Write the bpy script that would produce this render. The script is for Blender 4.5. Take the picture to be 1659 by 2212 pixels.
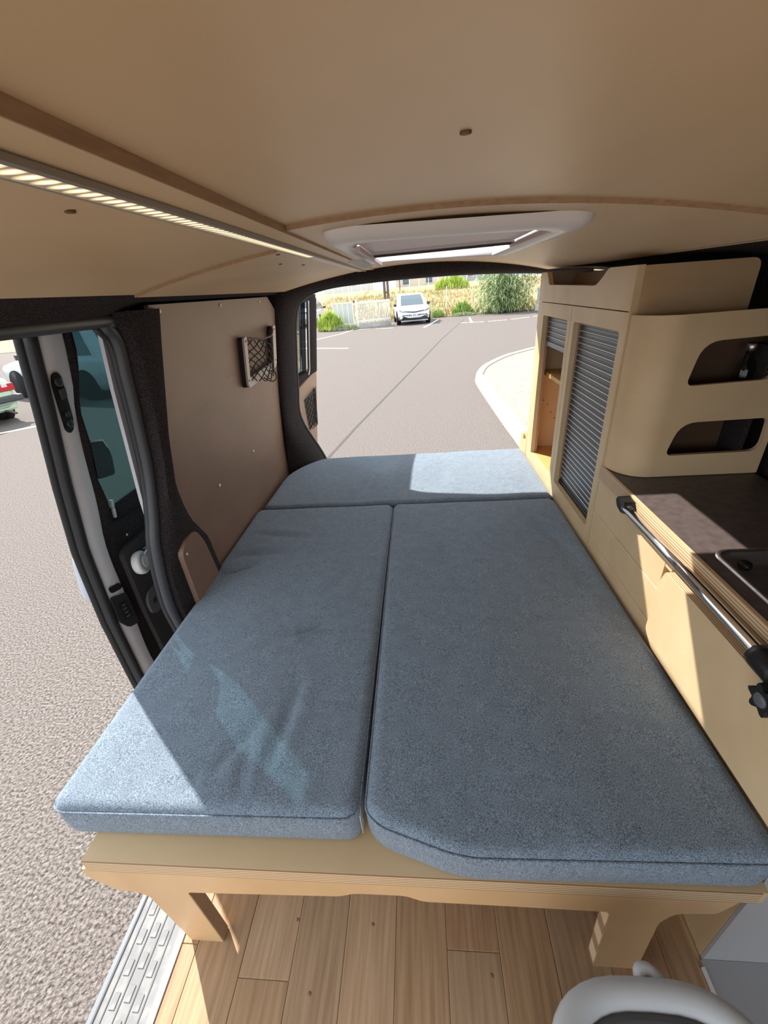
import bpy, bmesh, math, random
from mathutils import Vector, Matrix
random.seed(7)
for o in list(bpy.data.objects): bpy.data.objects.remove(o, do_unlink=True)
scene = bpy.context.scene
COL = scene.collection

# ------------------------------------------------------------------ camera
W_PX, H_PX, F_PX = 1659.0, 2212.0, 888.7
YAW, PITCH, ROLL = math.radians(-6.258), math.radians(-28.296), math.radians(-5.148)
CAM = Vector((0, 0, 1.272))
_f = Vector((math.sin(YAW)*math.cos(PITCH), math.cos(YAW)*math.cos(PITCH), math.sin(PITCH)))
_r = Vector((math.cos(YAW), -math.sin(YAW), 0))
_u = _r.cross(_f)
_r2 = math.cos(ROLL)*_r + math.sin(ROLL)*_u
_u2 = -math.sin(ROLL)*_r + math.cos(ROLL)*_u
cd = bpy.data.cameras.new('camera')
cam = bpy.data.objects.new('camera', cd); COL.objects.link(cam)
cd.sensor_fit = 'HORIZONTAL'; cd.sensor_width = 36.0
cd.lens = F_PX / W_PX * 36.0
cd.clip_start = 0.01; cd.clip_end = 500
cam.matrix_world = Matrix(((_r2.x, _u2.x, -_f.x, CAM.x), (_r2.y, _u2.y, -_f.y, CAM.y),
                           (_r2.z, _u2.z, -_f.z, CAM.z), (0, 0, 0, 1)))
scene.camera = cam

# ------------------------------------------------------------------ light
SKY = (0.86, 0.93, 1.0); SKY_STRENGTH = 1.30
w = bpy.data.worlds.new('sky'); scene.world = w; w.use_nodes = True
bg = w.node_tree.nodes['Background']
bg.inputs['Color'].default_value = (*SKY, 1); bg.inputs['Strength'].default_value = SKY_STRENGTH
sl = bpy.data.lights.new('sun', 'SUN'); sl.energy = 6.0; sl.angle = math.radians(0.6); sl.color = (1.0, 0.95, 0.87)
sun = bpy.data.objects.new('sun', sl); COL.objects.link(sun)
SUN_TO = Vector((0.72, -0.78, -1.0)).normalized()
sun.rotation_euler = SUN_TO.to_track_quat('-Z', 'Y').to_euler()
sun.location = (-20, 22, 30)
vs = scene.view_settings
vs.view_transform = 'Standard'; vs.look = 'None'; vs.exposure = 0.68; vs.gamma = 1.0; vs.use_curve_mapping = False

# ------------------------------------------------------------------ pixel -> point on a known plane
def ray(px, py):
    return ((px - W_PX/2)*_r2 - (py - H_PX/2)*_u2 + F_PX*_f).normalized()
def onz(px, py, z): d = ray(px, py); return CAM + d*((z - CAM.z)/d.z)
def onx(px, py, x): d = ray(px, py); return CAM + d*((x - CAM.x)/d.x)
def ony(px, py, y): d = ray(px, py); return CAM + d*((y - CAM.y)/d.y)

# ------------------------------------------------------------------ materials
MATS = {}
def M(name, col, rough=0.6, metal=0.0, var=None, bump=None, spec=0.4, coat=0.0, sheen=0.0):
    """var=(colour2, (sx,sy,sz), lo, hi)  bump=((sx,sy,sz), strength, distance)"""
    if name in MATS: return MATS[name]
    m = bpy.data.materials.new(name); m.use_nodes = True
    nt = m.node_tree; b = nt.nodes['Principled BSDF']
    b.inputs['Roughness'].default_value = rough; b.inputs['Metallic'].default_value = metal
    b.inputs['Specular IOR Level'].default_value = spec
    b.inputs['Coat Weight'].default_value = coat
    b.inputs['Sheen Weight'].default_value = sheen
    b.inputs['Base Color'].default_value = (*col, 1)
    tc = nt.nodes.new('ShaderNodeTexCoord')
    def noise(sc, detail=4):
        mp = nt.nodes.new('ShaderNodeMapping'); mp.inputs['Scale'].default_value = sc
        nt.links.new(tc.outputs['Object'], mp.inputs['Vector'])
        n = nt.nodes.new('ShaderNodeTexNoise'); n.inputs['Scale'].default_value = 1.0; n.inputs['Detail'].default_value = detail
        nt.links.new(mp.outputs['Vector'], n.inputs['Vector'])
        return n.outputs['Fac']
    if var:
        c2, sc, lo, hi = var
        r = nt.nodes.new('ShaderNodeValToRGB')
        r.color_ramp.elements[0].position = lo; r.color_ramp.elements[0].color = (*col, 1)
        r.color_ramp.elements[1].position = hi; r.color_ramp.elements[1].color = (*c2, 1)
        nt.links.new(noise(sc), r.inputs['Fac']); nt.links.new(r.outputs['Color'], b.inputs['Base Color'])
    if bump:
        sc, st, di = bump
        bn = nt.nodes.new('ShaderNodeBump'); bn.inputs['Strength'].default_value = st; bn.inputs['Distance'].default_value = di
        nt.links.new(noise(sc, 3), bn.inputs['Height']); nt.links.new(bn.outputs['Normal'], b.inputs['Normal'])
    MATS[name] = m
    return m

def fabric():
    m = bpy.data.materials.new('blue_grey_woven_fabric'); m.use_nodes = True
    nt = m.node_tree; b = nt.nodes['Principled BSDF']
    b.inputs['Roughness'].default_value = 0.9; b.inputs['Specular IOR Level'].default_value = 0.15
    b.inputs['Sheen Weight'].default_value = 0.25; b.inputs['Sheen Roughness'].default_value = 0.5
    tc = nt.nodes.new('ShaderNodeTexCoord')
    outs = []
    for sc in ((1500, 330, 600), (330, 1500, 600), (30, 30, 30)):
        mp = nt.nodes.new('ShaderNodeMapping'); mp.inputs['Scale'].default_value = sc
        nt.links.new(tc.outputs['Object'], mp.inputs['Vector'])
        n = nt.nodes.new('ShaderNodeTexNoise'); n.inputs['Scale'].default_value = 1; n.inputs['Detail'].default_value = 2
        nt.links.new(mp.outputs['Vector'], n.inputs['Vector']); outs.append(n.outputs['Fac'])
    a = nt.nodes.new('ShaderNodeMath'); a.operation = 'ADD'
    nt.links.new(outs[0], a.inputs[0]); nt.links.new(outs[1], a.inputs[1])
    a2 = nt.nodes.new('ShaderNodeMath'); a2.operation = 'MULTIPLY_ADD'; a2.inputs[1].default_value = 0.12
    nt.links.new(outs[2], a2.inputs[0]); nt.links.new(a.outputs[0], a2.inputs[2])
    h = nt.nodes.new('ShaderNodeMath'); h.operation = 'MULTIPLY'; h.inputs[1].default_value = 0.47
    nt.links.new(a2.outputs[0], h.inputs[0])
    r = nt.nodes.new('ShaderNodeValToRGB')
    r.color_ramp.elements[0].position = 0.40; r.color_ramp.elements[0].color = (0.055, 0.077, 0.112, 1)
    r.color_ramp.elements[1].position = 0.62; r.color_ramp.elements[1].color = (0.345, 0.435, 0.53, 1)
    nt.links.new(h.outputs[0], r.inputs['Fac']); nt.links.new(r.outputs['Color'], b.inputs['Base Color'])
    bn = nt.nodes.new('ShaderNodeBump'); bn.inputs['Strength'].default_value = 0.5; bn.inputs['Distance'].default_value = 0.001
    nt.links.new(h.outputs[0], bn.inputs['Height']); nt.links.new(bn.outputs['Normal'], b.inputs['Normal'])
    return m

def layered(name, axis, pitch, light=(0.70, 0.53, 0.33), dark=(0.36, 0.22, 0.12)):
    """cut edge of plywood: thin alternating veneers along one axis"""
    m = bpy.data.materials.new(name); m.use_nodes = True
    nt = m.node_tree; b = nt.nodes['Principled BSDF']; b.inputs['Roughness'].default_value = 0.6
    tc = nt.nodes.new('ShaderNodeTexCoord'); wv = nt.nodes.new('ShaderNodeTexWave')
    wv.wave_type = 'BANDS'; wv.bands_direction = axis
    wv.inputs['Scale'].default_value = 1.0/pitch/3.1831*1.0; wv.inputs['Distortion'].default_value = 0.0
    nt.links.new(tc.outputs['Object'], wv.inputs['Vector'])
    r = nt.nodes.new('ShaderNodeValToRGB')
    r.color_ramp.elements[0].position = 0.25; r.color_ramp.elements[0].color = (*dark, 1)
    r.color_ramp.elements[1].position = 0.55; r.color_ramp.elements[1].color = (*light, 1)
    nt.links.new(wv.outputs['Fac'], r.inputs['Fac']); nt.links.new(r.outputs['Color'], b.inputs['Base Color'])
    return m

def clear(name, tint, gloss=0.08, rough=0.0):
    """thin pane: straight-through tinted light plus a surface reflection"""
    m = bpy.data.materials.new(name); m.use_nodes = True
    nt = m.node_tree; nt.nodes.clear()
    out = nt.nodes.new('ShaderNodeOutputMaterial'); t = nt.nodes.new('ShaderNodeBsdfTransparent'); t.inputs['Color'].default_value = (*tint, 1)
    g = nt.nodes.new('ShaderNodeBsdfGlossy'); g.inputs['Roughness'].default_value = rough
    ge = nt.nodes.new('ShaderNodeNewGeometry'); dt = nt.nodes.new('ShaderNodeVectorMath'); dt.operation = 'DOT_PRODUCT'
    nt.links.new(ge.outputs['Normal'], dt.inputs[0]); nt.links.new(ge.outputs['Incoming'], dt.inputs[1])
    def mth(op, a, *c):
        n = nt.nodes.new('ShaderNodeMath'); n.operation = op; nt.links.new(a, n.inputs[0])
        for i, v in enumerate(c): n.inputs[i+1].default_value = v
        return n
    lw = mth('MULTIPLY_ADD', mth('POWER', mth('SUBTRACT', mth('ABSOLUTE', dt.outputs['Value']).outputs[0], 1.0).outputs[0], 4.0).outputs[0], 0.9, 0.04)
    mx = nt.nodes.new('ShaderNodeMixShader')
    nt.links.new(lw.outputs[0], mx.inputs[0]); nt.links.new(t.outputs[0], mx.inputs[1]); nt.links.new(g.outputs[0], mx.inputs[2])
    nt.links.new(mx.outputs[0], out.inputs['Surface'])
    return m

def glow(name, col, strength):
    m = bpy.data.materials.new(name); m.use_nodes = True
    b = m.node_tree.nodes['Principled BSDF']
    b.inputs['Base Color'].default_value = (*col, 1)
    b.inputs['Emission Color'].default_value = (*col, 1); b.inputs['Emission Strength'].default_value = strength
    return m

birch = M('birch_plywood', (0.71, 0.53, 0.315), 0.5, var=((0.62, 0.44, 0.245), (3, 9, 6), 0.35, 0.75), bump=((60, 14, 14), 0.03, 0.002))
birch_ceil = M('birch_ceiling', (0.70, 0.52, 0.32), 0.45, var=((0.62, 0.445, 0.255), (5, 2, 3), 0.35, 0.7), bump=((25, 6, 6), 0.02, 0.003))
birch_dark = M('plywood_cut_edge_brown', (0.36, 0.225, 0.135), 0.6, var=((0.46, 0.30, 0.18), (90, 30, 200), 0.3, 0.7))
birch_bounce = M('birch_bounce_orange', (0.74, 0.44, 0.17), 0.5, var=((0.66, 0.37, 0.13), (4, 4, 10), 0.3, 0.7))  # orange sunlit bounce inside the cabinet, put into the birch colour
ply_z = layered('plywood_edge_z', 'Z', 0.0065)
ply_x = layered('plywood_edge_x', 'X', 0.0045)
brown = M('brown_film_panel', (0.235, 0.145, 0.100), 0.42, var=((0.20, 0.120, 0.082), (5, 5, 9), 0.35, 0.7), bump=((7, 7, 7), 0.05, 0.004))
carpet = M('charcoal_carpet', (0.022, 0.018, 0.019), 0.95, var=((0.080, 0.067, 0.069), (420, 420, 420), 0.45, 0.72), bump=((500, 500, 500), 0.6, 0.003), spec=0.1)
black = M('black_plastic', (0.012, 0.012, 0.013), 0.4)
rubber = M('black_rubber', (0.028, 0.029, 0.032), 0.42)
grey_rubber = M('grey_rubber_seal', (0.060, 0.064, 0.070), 0.40)
silver = M('silver_paint', (0.80, 0.80, 0.84), 0.35, 0.0, var=((0.72, 0.72, 0.76), (6, 6, 6), 0.4, 0.7))
chrome = M('chrome', (0.82, 0.83, 0.85), 0.12, 1.0)
steel = M('brushed_steel', (0.80, 0.77, 0.75), 0.34, 1.0, var=((0.70, 0.67, 0.65), (4, 60, 4), 0.4, 0.6))
white_pl = M('white_plastic', (0.80, 0.77, 0.76), 0.4)
pink_blind = M('pale_blind', (0.80, 0.72, 0.72), 0.6)
grey_pl = M('light_grey_plastic', (0.52, 0.54, 0.56), 0.45)
dark_lid = M('dark_grey_plastic', (0.085, 0.09, 0.095), 0.55, bump=((300, 300, 300), 0.1, 0.001))
worktop_m = M('dark_brown_laminate', (0.11, 0.088, 0.082), 0.5, var=((0.085, 0.066, 0.06), (45, 45, 45), 0.4, 0.65), bump=((60, 60, 60), 0.08, 0.001))
slat_m = M('charcoal_shutter', (0.050, 0.056, 0.063), 0.40)
slat_gap = M('pale_shutter_joint', (0.80, 0.82, 0.84), 0.35)
alu = M('aluminium_profile', (0.55, 0.53, 0.50), 0.4, 0.6)
diffuser_m = M('milky_diffuser', (0.80, 0.68, 0.50), 0.4)
def led_glow():
    m = glow('led_glow', (0.80, 0.66, 0.46), 0.0); nt = m.node_tree; b = nt.nodes['Principled BSDF']
    tc = nt.nodes.new('ShaderNodeTexCoord'); mp = nt.nodes.new('ShaderNodeMapping'); mp.inputs['Scale'].default_value = (80, 150, 1)
    g = nt.nodes.new('ShaderNodeTexGradient'); g.gradient_type = 'SPHERICAL'
    nt.links.new(tc.outputs['Object'], mp.inputs['Vector']); nt.links.new(mp.outputs['Vector'], g.inputs['Vector'])
    k_ = nt.nodes.new('ShaderNodeMath'); k_.operation = 'MULTIPLY'; k_.inputs[1].default_value = 1.3
    nt.links.new(g.outputs['Fac'], k_.inputs[0]); nt.links.new(k_.outputs[0], b.inputs['Emission Strength'])
    b.inputs['Emission Color'].default_value = (1.0, 0.82, 0.50, 1)
    return m
led_m = led_glow()
tint = clear('tinted_glass', (0.060, 0.120, 0.128))
dark_glass = clear('dark_rear_glass', (0.022, 0.032, 0.038))
clear_gl = clear('clear_acrylic', (0.93, 0.90, 0.92))
white_paint = M('white_road_paint', (0.80, 0.80, 0.78), 0.7)
dark_line_m = M('dark_ground_line', (0.100, 0.088, 0.082), 0.9, spec=0.1)
cable_net = M('black_net_cord', (0.020, 0.017, 0.017), 0.8)
fab = fabric()

# ------------------------------------------------------------------ builders
def tag(o, label=None, cat=None, group=None, kind=None):
    if label: o['label'] = label
    if cat: o['category'] = cat
    if group: o['group'] = group
    if kind: o['kind'] = kind
    return o
def empty(name, loc=(0, 0, 0), rz=0.0):
    o = bpy.data.objects.new(name, None); COL.objects.link(o)
    o.location = loc; o.rotation_euler = (0, 0, rz); o.empty_display_size = 0.05
    return o
def link(name, me, mat, parent=None, world=True, loc=None):
    o = bpy.data.objects.new(name, me); COL.objects.link(o)
    if mat is not None and not me.materials: me.materials.append(mat)
    if parent is not None:
        o.parent = parent
        if world:                                  # vertices are in world space: cancel the parents' offsets
            off = Vector((0, 0, 0)); p = parent
            while p is not None: off += p.location; p = p.parent
            o.matrix_parent_inverse = Matrix.Identity(4); o.location = -off
            if loc is not None: o.location = Vector(loc) - off
        elif loc is not None: o.location = loc
    elif loc is not None: o.location = loc
    return o
def mesh(vs_, fs, smooth=False):
    me = bpy.data.meshes.new('m'); me.from_pydata([tuple(v) for v in vs_], [], [tuple(f) for f in fs])
    bm = bmesh.new(); bm.from_mesh(me); bmesh.ops.recalc_face_normals(bm, faces=bm.faces); bm.to_mesh(me); bm.free()
    if smooth:
        for p in me.polygons: p.use_smooth = True
    me.update(); return me
def obj(name, vs_, fs, mat, parent=None, smooth=False, world=True):
    return link(name, mesh(vs_, fs, smooth), mat, parent, world)
BF = [(0, 1, 3, 2), (4, 6, 7, 5), (0, 4, 5, 1), (2, 3, 7, 6), (0, 2, 6, 4), (1, 5, 7, 3)]
def box_mesh(x0, x1, y0, y1, z0, z1, bevel=0.0, seg=2):
    bm = bmesh.new()
    v = [bm.verts.new((x, y, z)) for x in (x0, x1) for y in (y0, y1) for z in (z0, z1)]
    for f in BF: bm.faces.new([v[i] for i in f])
    if bevel > 0: bmesh.ops.bevel(bm, geom=bm.edges[:], offset=bevel, segments=seg, affect='EDGES', profile=0.5)
    bmesh.ops.recalc_face_normals(bm, faces=bm.faces)
    me = bpy.data.meshes.new('m'); bm.to_mesh(me); bm.free()
    return me
def box(name, x0, x1, y0, y1, z0, z1, mat, parent=None, bevel=0.0, world=True):
    return link(name, box_mesh(x0, x1, y0, y1, z0, z1, bevel), mat, parent, world)
def rnd(pts, rad, n=5):
    """round the corners of a closed 2D polygon; rad = one radius or a list"""
    out = []; L = len(pts)
    for i in range(L):
        p = Vector(pts[i]); a = Vector(pts[i-1]); b = Vector(pts[(i+1) % L]); r = rad[i] if isinstance(rad, (list, tuple)) else rad
        if r <= 0: out.append(tuple(p)); continue
        da = (a-p); db = (b-p); t = min(r, da.length*0.49, db.length*0.49)
        s, e = p + da.normalized()*t, p + db.normalized()*t
        for k in range(n+1):
            q = k/n; out.append(tuple((1-q)**2*s + 2*q*(1-q)*p + q*q*e))
    return out
def rect(a0, a1, b0, b1): return [(a0, b0), (a1, b0), (a1, b1), (a0, b1)]
def plate_mesh(outer, holes, fn, w0, w1, smooth=False):
    """flat board: polygon with holes in (u,v), thickness w0..w1, fn(u,v,w)->xyz"""
    bm = bmesh.new(); loops = []
    for lp in [outer] + list(holes):
        v = [bm.verts.new((p[0], p[1], 0)) for p in lp]
        for i in range(len(v)): bm.edges.new((v[i], v[(i+1) % len(v)]))
        loops.append(len(v))
    bm.verts.index_update()
    bmesh.ops.triangle_fill(bm, use_beauty=True, use_dissolve=False, edges=bm.edges[:])
    bm.verts.ensure_lookup_table()
    base = [tuple(v.co) for v in bm.verts]; tris = [[v.index for v in f.verts] for f in bm.faces]; bm.free()
    n = len(base)
    V = [fn(p[0], p[1], w0) for p in base] + [fn(p[0], p[1], w1) for p in base]
    F = [t for t in tris] + [[i+n for i in reversed(t)] for t in tris]
    s = 0
    for c in loops:
        for i in range(c):
            a, b = s+i, s+(i+1) % c; F.append((a, b, b+n, a+n))
        s += c
    return mesh(V, F)
def plate(name, outer, holes, fn, w0, w1, mat, parent=None):
    return link(name, plate_mesh(outer, holes, fn, w0, w1), mat, parent)
YZ = lambda u, v, w_: (w_, u, v)
XZ = lambda u, v, w_: (u, w_, v)
XY = lambda u, v, w_: (u, v, w_)
def tube_mesh(pts, r, n=8, closed=False, caps=True, squash=None):
    pts = [Vector(p) for p in pts]; V = []; F = []; L = len(pts); prev = None
    for i, p in enumerate(pts):
        if closed: t = pts[(i+1) % L] - pts[i-1]
        else: t = pts[min(i+1, L-1)] - pts[max(i-1, 0)]
        t.normalize()
        if prev is None:
            a = t.cross(Vector((0, 0, 1)))
            if a.length < 1e-3: a = t.cross(Vector((1, 0, 0)))
        else: a = prev - t*prev.dot(t)
        a.normalize(); b = t.cross(a); prev = a
        rr = r[i] if isinstance(r, (list, tuple)) else r
        for k in range(n):
            th = 2*math.pi*k/n; V.append(p + a*math.cos(th)*rr + b*math.sin(th)*rr)
    for i in range(L if closed else L-1):
        for k in range(n):
            j = (i+1) % L; F.append((i*n+k, i*n+(k+1) % n, j*n+(k+1) % n, j*n+k))
    if caps and not closed: F.append(tuple(range(n))); F.append(tuple((L-1)*n+k for k in range(n)))
    return mesh(V, F, True)
def tube(name, pts, r, mat, parent=None, n=8, closed=False, world=True):
    return link(name, tube_mesh(pts, r, n, closed), mat, parent, world)
def lathe_mesh(prof, n=24, axis='Z', c=(0, 0, 0)):
    V = []; F = []
    for (r, h) in prof:
        for k in range(n):
            t = 2*math.pi*k/n; a, b = r*math.cos(t), r*math.sin(t)
            V.append({'Z': (c[0]+a, c[1]+b, c[2]+h), 'X': (c[0]+h, c[1]+a, c[2]+b), 'Y': (c[0]+a, c[1]+h, c[2]+b)}[axis])
    for i in range(len(prof)-1):
        for k in range(n): F.append((i*n+k, i*n+(k+1) % n, (i+1)*n+(k+1) % n, (i+1)*n+k))
    F.append(tuple(range(n))); F.append(tuple((len(prof)-1)*n+k for k in range(n)))
    return mesh(V, F, True)
def lathe(name, prof, mat, parent=None, n=24, axis='Z', c=(0, 0, 0), world=True):
    return link(name, lathe_mesh(prof, n, axis, c), mat, parent, world)
def rows_mesh(rows, thick=None, smooth=True):
    """surface through rows of points; thick=Vector closes it into a shell"""
    n = len(rows[0]); V = [Vector(p) for r in rows for p in r]; F = []
    for i in range(len(rows)-1):
        for k in range(n-1): F.append((i*n+k, i*n+k+1, (i+1)*n+k+1, (i+1)*n+k))
    if thick is not None:
        N = len(V); t = Vector(thick); V = V + [v+t for v in V]; F = F + [tuple(j+N for j in reversed(f)) for f in F]
        R = len(rows)
        for k in range(n-1): F += [(k, k+1, k+1+N, k+N), ((R-1)*n+k, (R-1)*n+k+1, (R-1)*n+k+1+N, (R-1)*n+k+N)]
        for i in range(R-1): F += [(i*n, (i+1)*n, (i+1)*n+N, i*n+N), (i*n+n-1, (i+1)*n+n-1, (i+1)*n+n-1+N, i*n+n-1+N)]
    return mesh(V, F, smooth)
def surf(name, rows, mat, parent=None, thick=None, smooth=True):
    me = rows_mesh(rows, thick, smooth)
    o = link(name, me, mat, parent)
    if smooth and thick is not None:
        m = o.modifiers.new('edges', 'EDGE_SPLIT'); m.split_angle = math.radians(50)
    return o
def lerp(a, b, t): return a + (b-a)*t
def interp(x, xs, ys):
    if x <= xs[0]: return ys[0]
    for i in range(len(xs)-1):
        if x <= xs[i+1]: return lerp(ys[i], ys[i+1], (x-xs[i])/(xs[i+1]-xs[i]))
    return ys[-1]
def smooth_path(pts, n=6):
    """Catmull-Rom through the points"""
    P = [Vector(p) for p in pts]; out = []
    for i in range(len(P)-1):
        p0, p1, p2, p3 = P[max(i-1, 0)], P[i], P[i+1], P[min(i+2, len(P)-1)]
        for k in range(n):
            t = k/n
            out.append(0.5*((2*p1) + (p2-p0)*t + (2*p0-5*p1+4*p2-p3)*t*t + (3*p1-p0-3*p2+p3)*t*t*t))
    out.append(P[-1]); return out
def screw(parent, p, mat=None, r=0.006, axis='X', name='screw', sgn=1):
    return lathe(name, [(r, 0), (r*0.9, 0.0015*sgn), (r*0.35, 0.002*sgn)], mat or chrome, parent, 10, axis, p)

# ================================================================== STRUCTURE
GZ = -0.5
asphalt = M('asphalt', (0.080, 0.068, 0.062), 0.9, var=((0.232, 0.202, 0.186), (90, 90, 90), 0.36, 0.60), bump=((70, 70, 70), 1.0, 0.016), spec=0.2)
gnd = obj('ground', [(-70, -30, GZ), (60, -30, GZ), (60, 90, GZ), (-70, 90, GZ)], [(0, 1, 2, 3)], asphalt); tag(gnd, kind='structure')

# ---- body profiles (inner lining of the left side, and the open sliding door outside it)
def xi(z): return -0.73 + 0.10*max(0.0, (z-0.45)/0.85)**1.5
DZ = [-0.3, 0, 0.23, 0.47, 0.71, 0.9, 1.08, 1.30]; DX = [-0.93, -0.95, -0.95, -0.944, -0.92, -0.88, -0.835, -0.785]
def xd(z): return interp(z, DZ, DX)
def zc(x): return 1.372 - 0.2*x*x            # ceiling

# ---- floor: vinyl planks on a board
fl = box('floor', -0.588, 0.93, -0.9, 2.2, -0.03, -0.003, birch); tag(fl, kind='structure')
box('side_mat', 0.537, 0.94, -0.9, 0.3455, -0.0029, 0.004, M('pale_grey_mat', (0.40, 0.40, 0.41), 0.6), fl)
box('mat_edge', 0.531, 0.537, -0.9, 0.334, -0.0029, 0.006, white_pl, fl)
oak = [M('oak_plank_%s' % n, c1, 0.5, var=(c2, (95, 4.5, 20), 0.34, 0.68), bump=((160, 8, 20), 0.15, 0.001)) for n, c1, c2 in (
    ('honey', (0.47, 0.305, 0.175), (0.32, 0.195, 0.105)), ('pale', (0.53, 0.36, 0.22), (0.38, 0.24, 0.14)),
    ('reddish', (0.46, 0.285, 0.165), (0.31, 0.175, 0.095)), ('greyed', (0.46, 0.315, 0.195), (0.32, 0.205, 0.12)))]
pw = 0.1125
xs0 = -0.5475 - pw
cuts = {0: [0.32], 1: [0.80, -0.3], 2: [0.274, 1.2], 3: [0.95, -0.25], 4: [1.4, -0.15], 5: [0.7, 1.7], 6: [0.337, 1.3], 7: [1.0, -0.3], 8: [0.55], 9: [0.2, 1.3], 10: [0.8]}
k = 0
mesh_cache = {}
for i in range(11):
    x0 = xs0 + i*pw; x1 = x0 + pw
    x0 = max(x0, -0.586); x1 = min(x1, 0.53)
    ys = sorted([-0.9, 2.18] + cuts.get(i, []))
    for a, b in zip(ys[:-1], ys[1:]):
        k += 1
        wd, ln = x1-x0, b-a
        me = box_mesh(-wd/2+0.0006, wd/2-0.0006, -ln/2+0.0006, ln/2-0.0006, -0.003, 0.0, 0.0008, 1)
        tone = {0: 2, 1: 0, 2: 1, 3: 3, 4: 1, 5: 0, 6: 2, 7: 0, 8: 3, 9: 2, 10: 0}[i]
        if i == 2 and b <= 0.3: tone = 0
        if i == 6 and b <= 0.4: tone = 3
        link('plank', me, oak[tone], fl, loc=((x0+x1)/2, (a+b)/2, 0.0))
# knots on the planks
for (px, py) in ((805, 1997), (668, 2147), (1062, 2108), (643, 1987)):
    p = onz(px, py, 0.0008)
    lathe('knot', [(0.0036, 0), (0.0022, 0.0002)], M('knot_brown', (0.27, 0.155, 0.085), 0.6), fl, 10, 'Z', p)
# white edge strip and plastic step of the sliding door
box('trim_1', -0.600, -0.586, -0.9, 0.86, -0.02, 0.004, white_pl); tag(bpy.data.objects['trim_1'], kind='structure')
step = empty('door_step', (-0.66, 0.2, -0.03)); tag(step, 'grey ribbed plastic step along the sill of the sliding side door', 'step')
tread = M('worn_grey_tread', (0.20, 0.205, 0.215), 0.55, var=((0.30, 0.30, 0.295), (30, 22, 30), 0.45, 0.68))
box('tread', -0.722, -0.600, -0.9, 0.87, -0.05, -0.014, tread, step)
for i in range(4):
    x = -0.708 + i*0.027
    box('groove', x-0.0012, x+0.0012, -0.9, 0.86, -0.015, -0.0125, M('groove_grey', (0.14, 0.145, 0.155), 0.6), step)
pad = box_mesh(-0.007, 0.007, -0.013, 0.013, 0, 0.0025, 0.0012, 1)
for i in range(3):
    for j in range(13):
        link('tread_pad', pad, tread, step, loc=(-0.6945+i*0.027, -0.12+j*0.05+(i % 2)*0.012, -0.0145))
box('nose', -0.737, -0.722, -0.9, 0.87, -0.075, -0.010, M('bluish_grey_trim', (0.22, 0.235, 0.26), 0.45), step, 0.004)
box('sill_skin', -0.76, -0.735, -0.9, 2.2, -0.32, -0.06, silver, step)

# ---- left lining
ZB = [0.30, 0.454, 0.606, 0.717, 0.842, 0.97, 1.138, 1.292]
Y0 = [1.15, 1.135, 1.105, 1.031, 0.992, 1.006, 1.046, 1.076]        # edge between carpeted pillar and brown panel
ZS = [0.30, 0.428, 0.502, 0.603, 0.704, 0.776, 0.897, 1.043, 1.133, 1.214, 1.259]
YS = [0.91, 0.900, 0.893, 0.899, 0.914, 0.938, 0.965, 0.969, 0.965, 0.960, 0.937]   # rubber seal of the door opening
R = 26; rows = []
for i in range(R):
    z = lerp(0.0, 1.284, i/(R-1)); a = interp(z, ZB, Y0); b = 2.062
    if z > 1.20: b -= 0.11*((z-1.20)/0.084)**2.4
    rows.append([(xi(z), lerp(a-0.02, b, j/18), z) for j in range(19)])
wl = surf('wall_left', rows, brown, None, (-0.012, 0, 0)); tag(wl, kind='structure')
for (y, z) in ((1.098, 1.270), (1.462, 1.270), (1.845, 1.270), (1.622, 0.712), (1.276, 0.713)):
    screw(wl, (xi(z)+0.001, y, z), M('bright_screw', (0.9, 0.9, 0.88), 0.3), 0.0062)
scr = M('pale_scratch', (0.50, 0.38, 0.30), 0.6)
for (a, b) in (((470, 836), (481, 828)), ((480, 815), (497, 810)), ((460, 935), (475, 925)), ((440, 875), (452, 867))):
    pa, pb = onx(*a, -0.685), onx(*b, -0.685)
    tube('scratch', [(xi(p.z)+0.0004, p.y, p.z) for p in (pa, pb)], 0.0005, scr, wl, 4)
# carpeted pillar beside the sliding door
rows = []
for i in range(40):
    z = lerp(0.10, 1.275, i/39); a = interp(z, ZS, YS); b = interp(z, ZB, Y0)+0.008; x = xi(z)
    prof = [(-0.050, a+0.016), (-0.028, a+0.004), (-0.004, a+0.010), (0.012, lerp(a, b, 0.22)), (0.020, lerp(a, b, 0.5)), (0.020, lerp(a, b, 0.85)), (0.014, b-0.004), (-0.004, b)]
    rows.append([(x+dx, y, z) for dx, y in prof])
t2 = surf('trim_2', rows, carpet, None, (-0.006, 0.004, 0)); tag(t2, kind='structure')
# roof rail carpet along the left, from above the door to the rear
rows = []
for i in range(30):
    y = lerp(-0.9, 2.12, i/29)
    lo = 1.262 if y < 0.93 else (1.262 + 0.024*min(1, (y-0.93)/0.12))
    rows.append([(-0.575, y, 1.322), (-0.590, y, 1.306), (-0.606, y, 1.298), (-0.622, y, 1.290), (-0.640, y, lo+0.010), (-0.665, y, lo), (-0.72, y, lo-0.004), (-0.74, y, lo+0.05)])
t3 = surf('trim_3', rows, carpet, None, (-0.004, 0, 0.012)); tag(t3, kind='structure')
# rubber seal round the side door opening
path = [(xi(1.262)-0.03, -0.9, 1.262), (xi(1.262)-0.03, 0.84, 1.262)] + [(xi(z)-0.03, y, z) for z, y in list(zip(ZS, YS))[::-1]]
path[2] = (xi(1.25)-0.03, 0.925, 1.250)
sp = smooth_path(path, 5)
t4 = tube('trim_4', sp, 0.014, grey_rubber, None, 10); tag(t4, kind='structure')
tube('seal_lip', [(p.x-0.016, p.y-0.004, p.z-0.006) for p in sp], 0.009, rubber, t4, 8)
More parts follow.
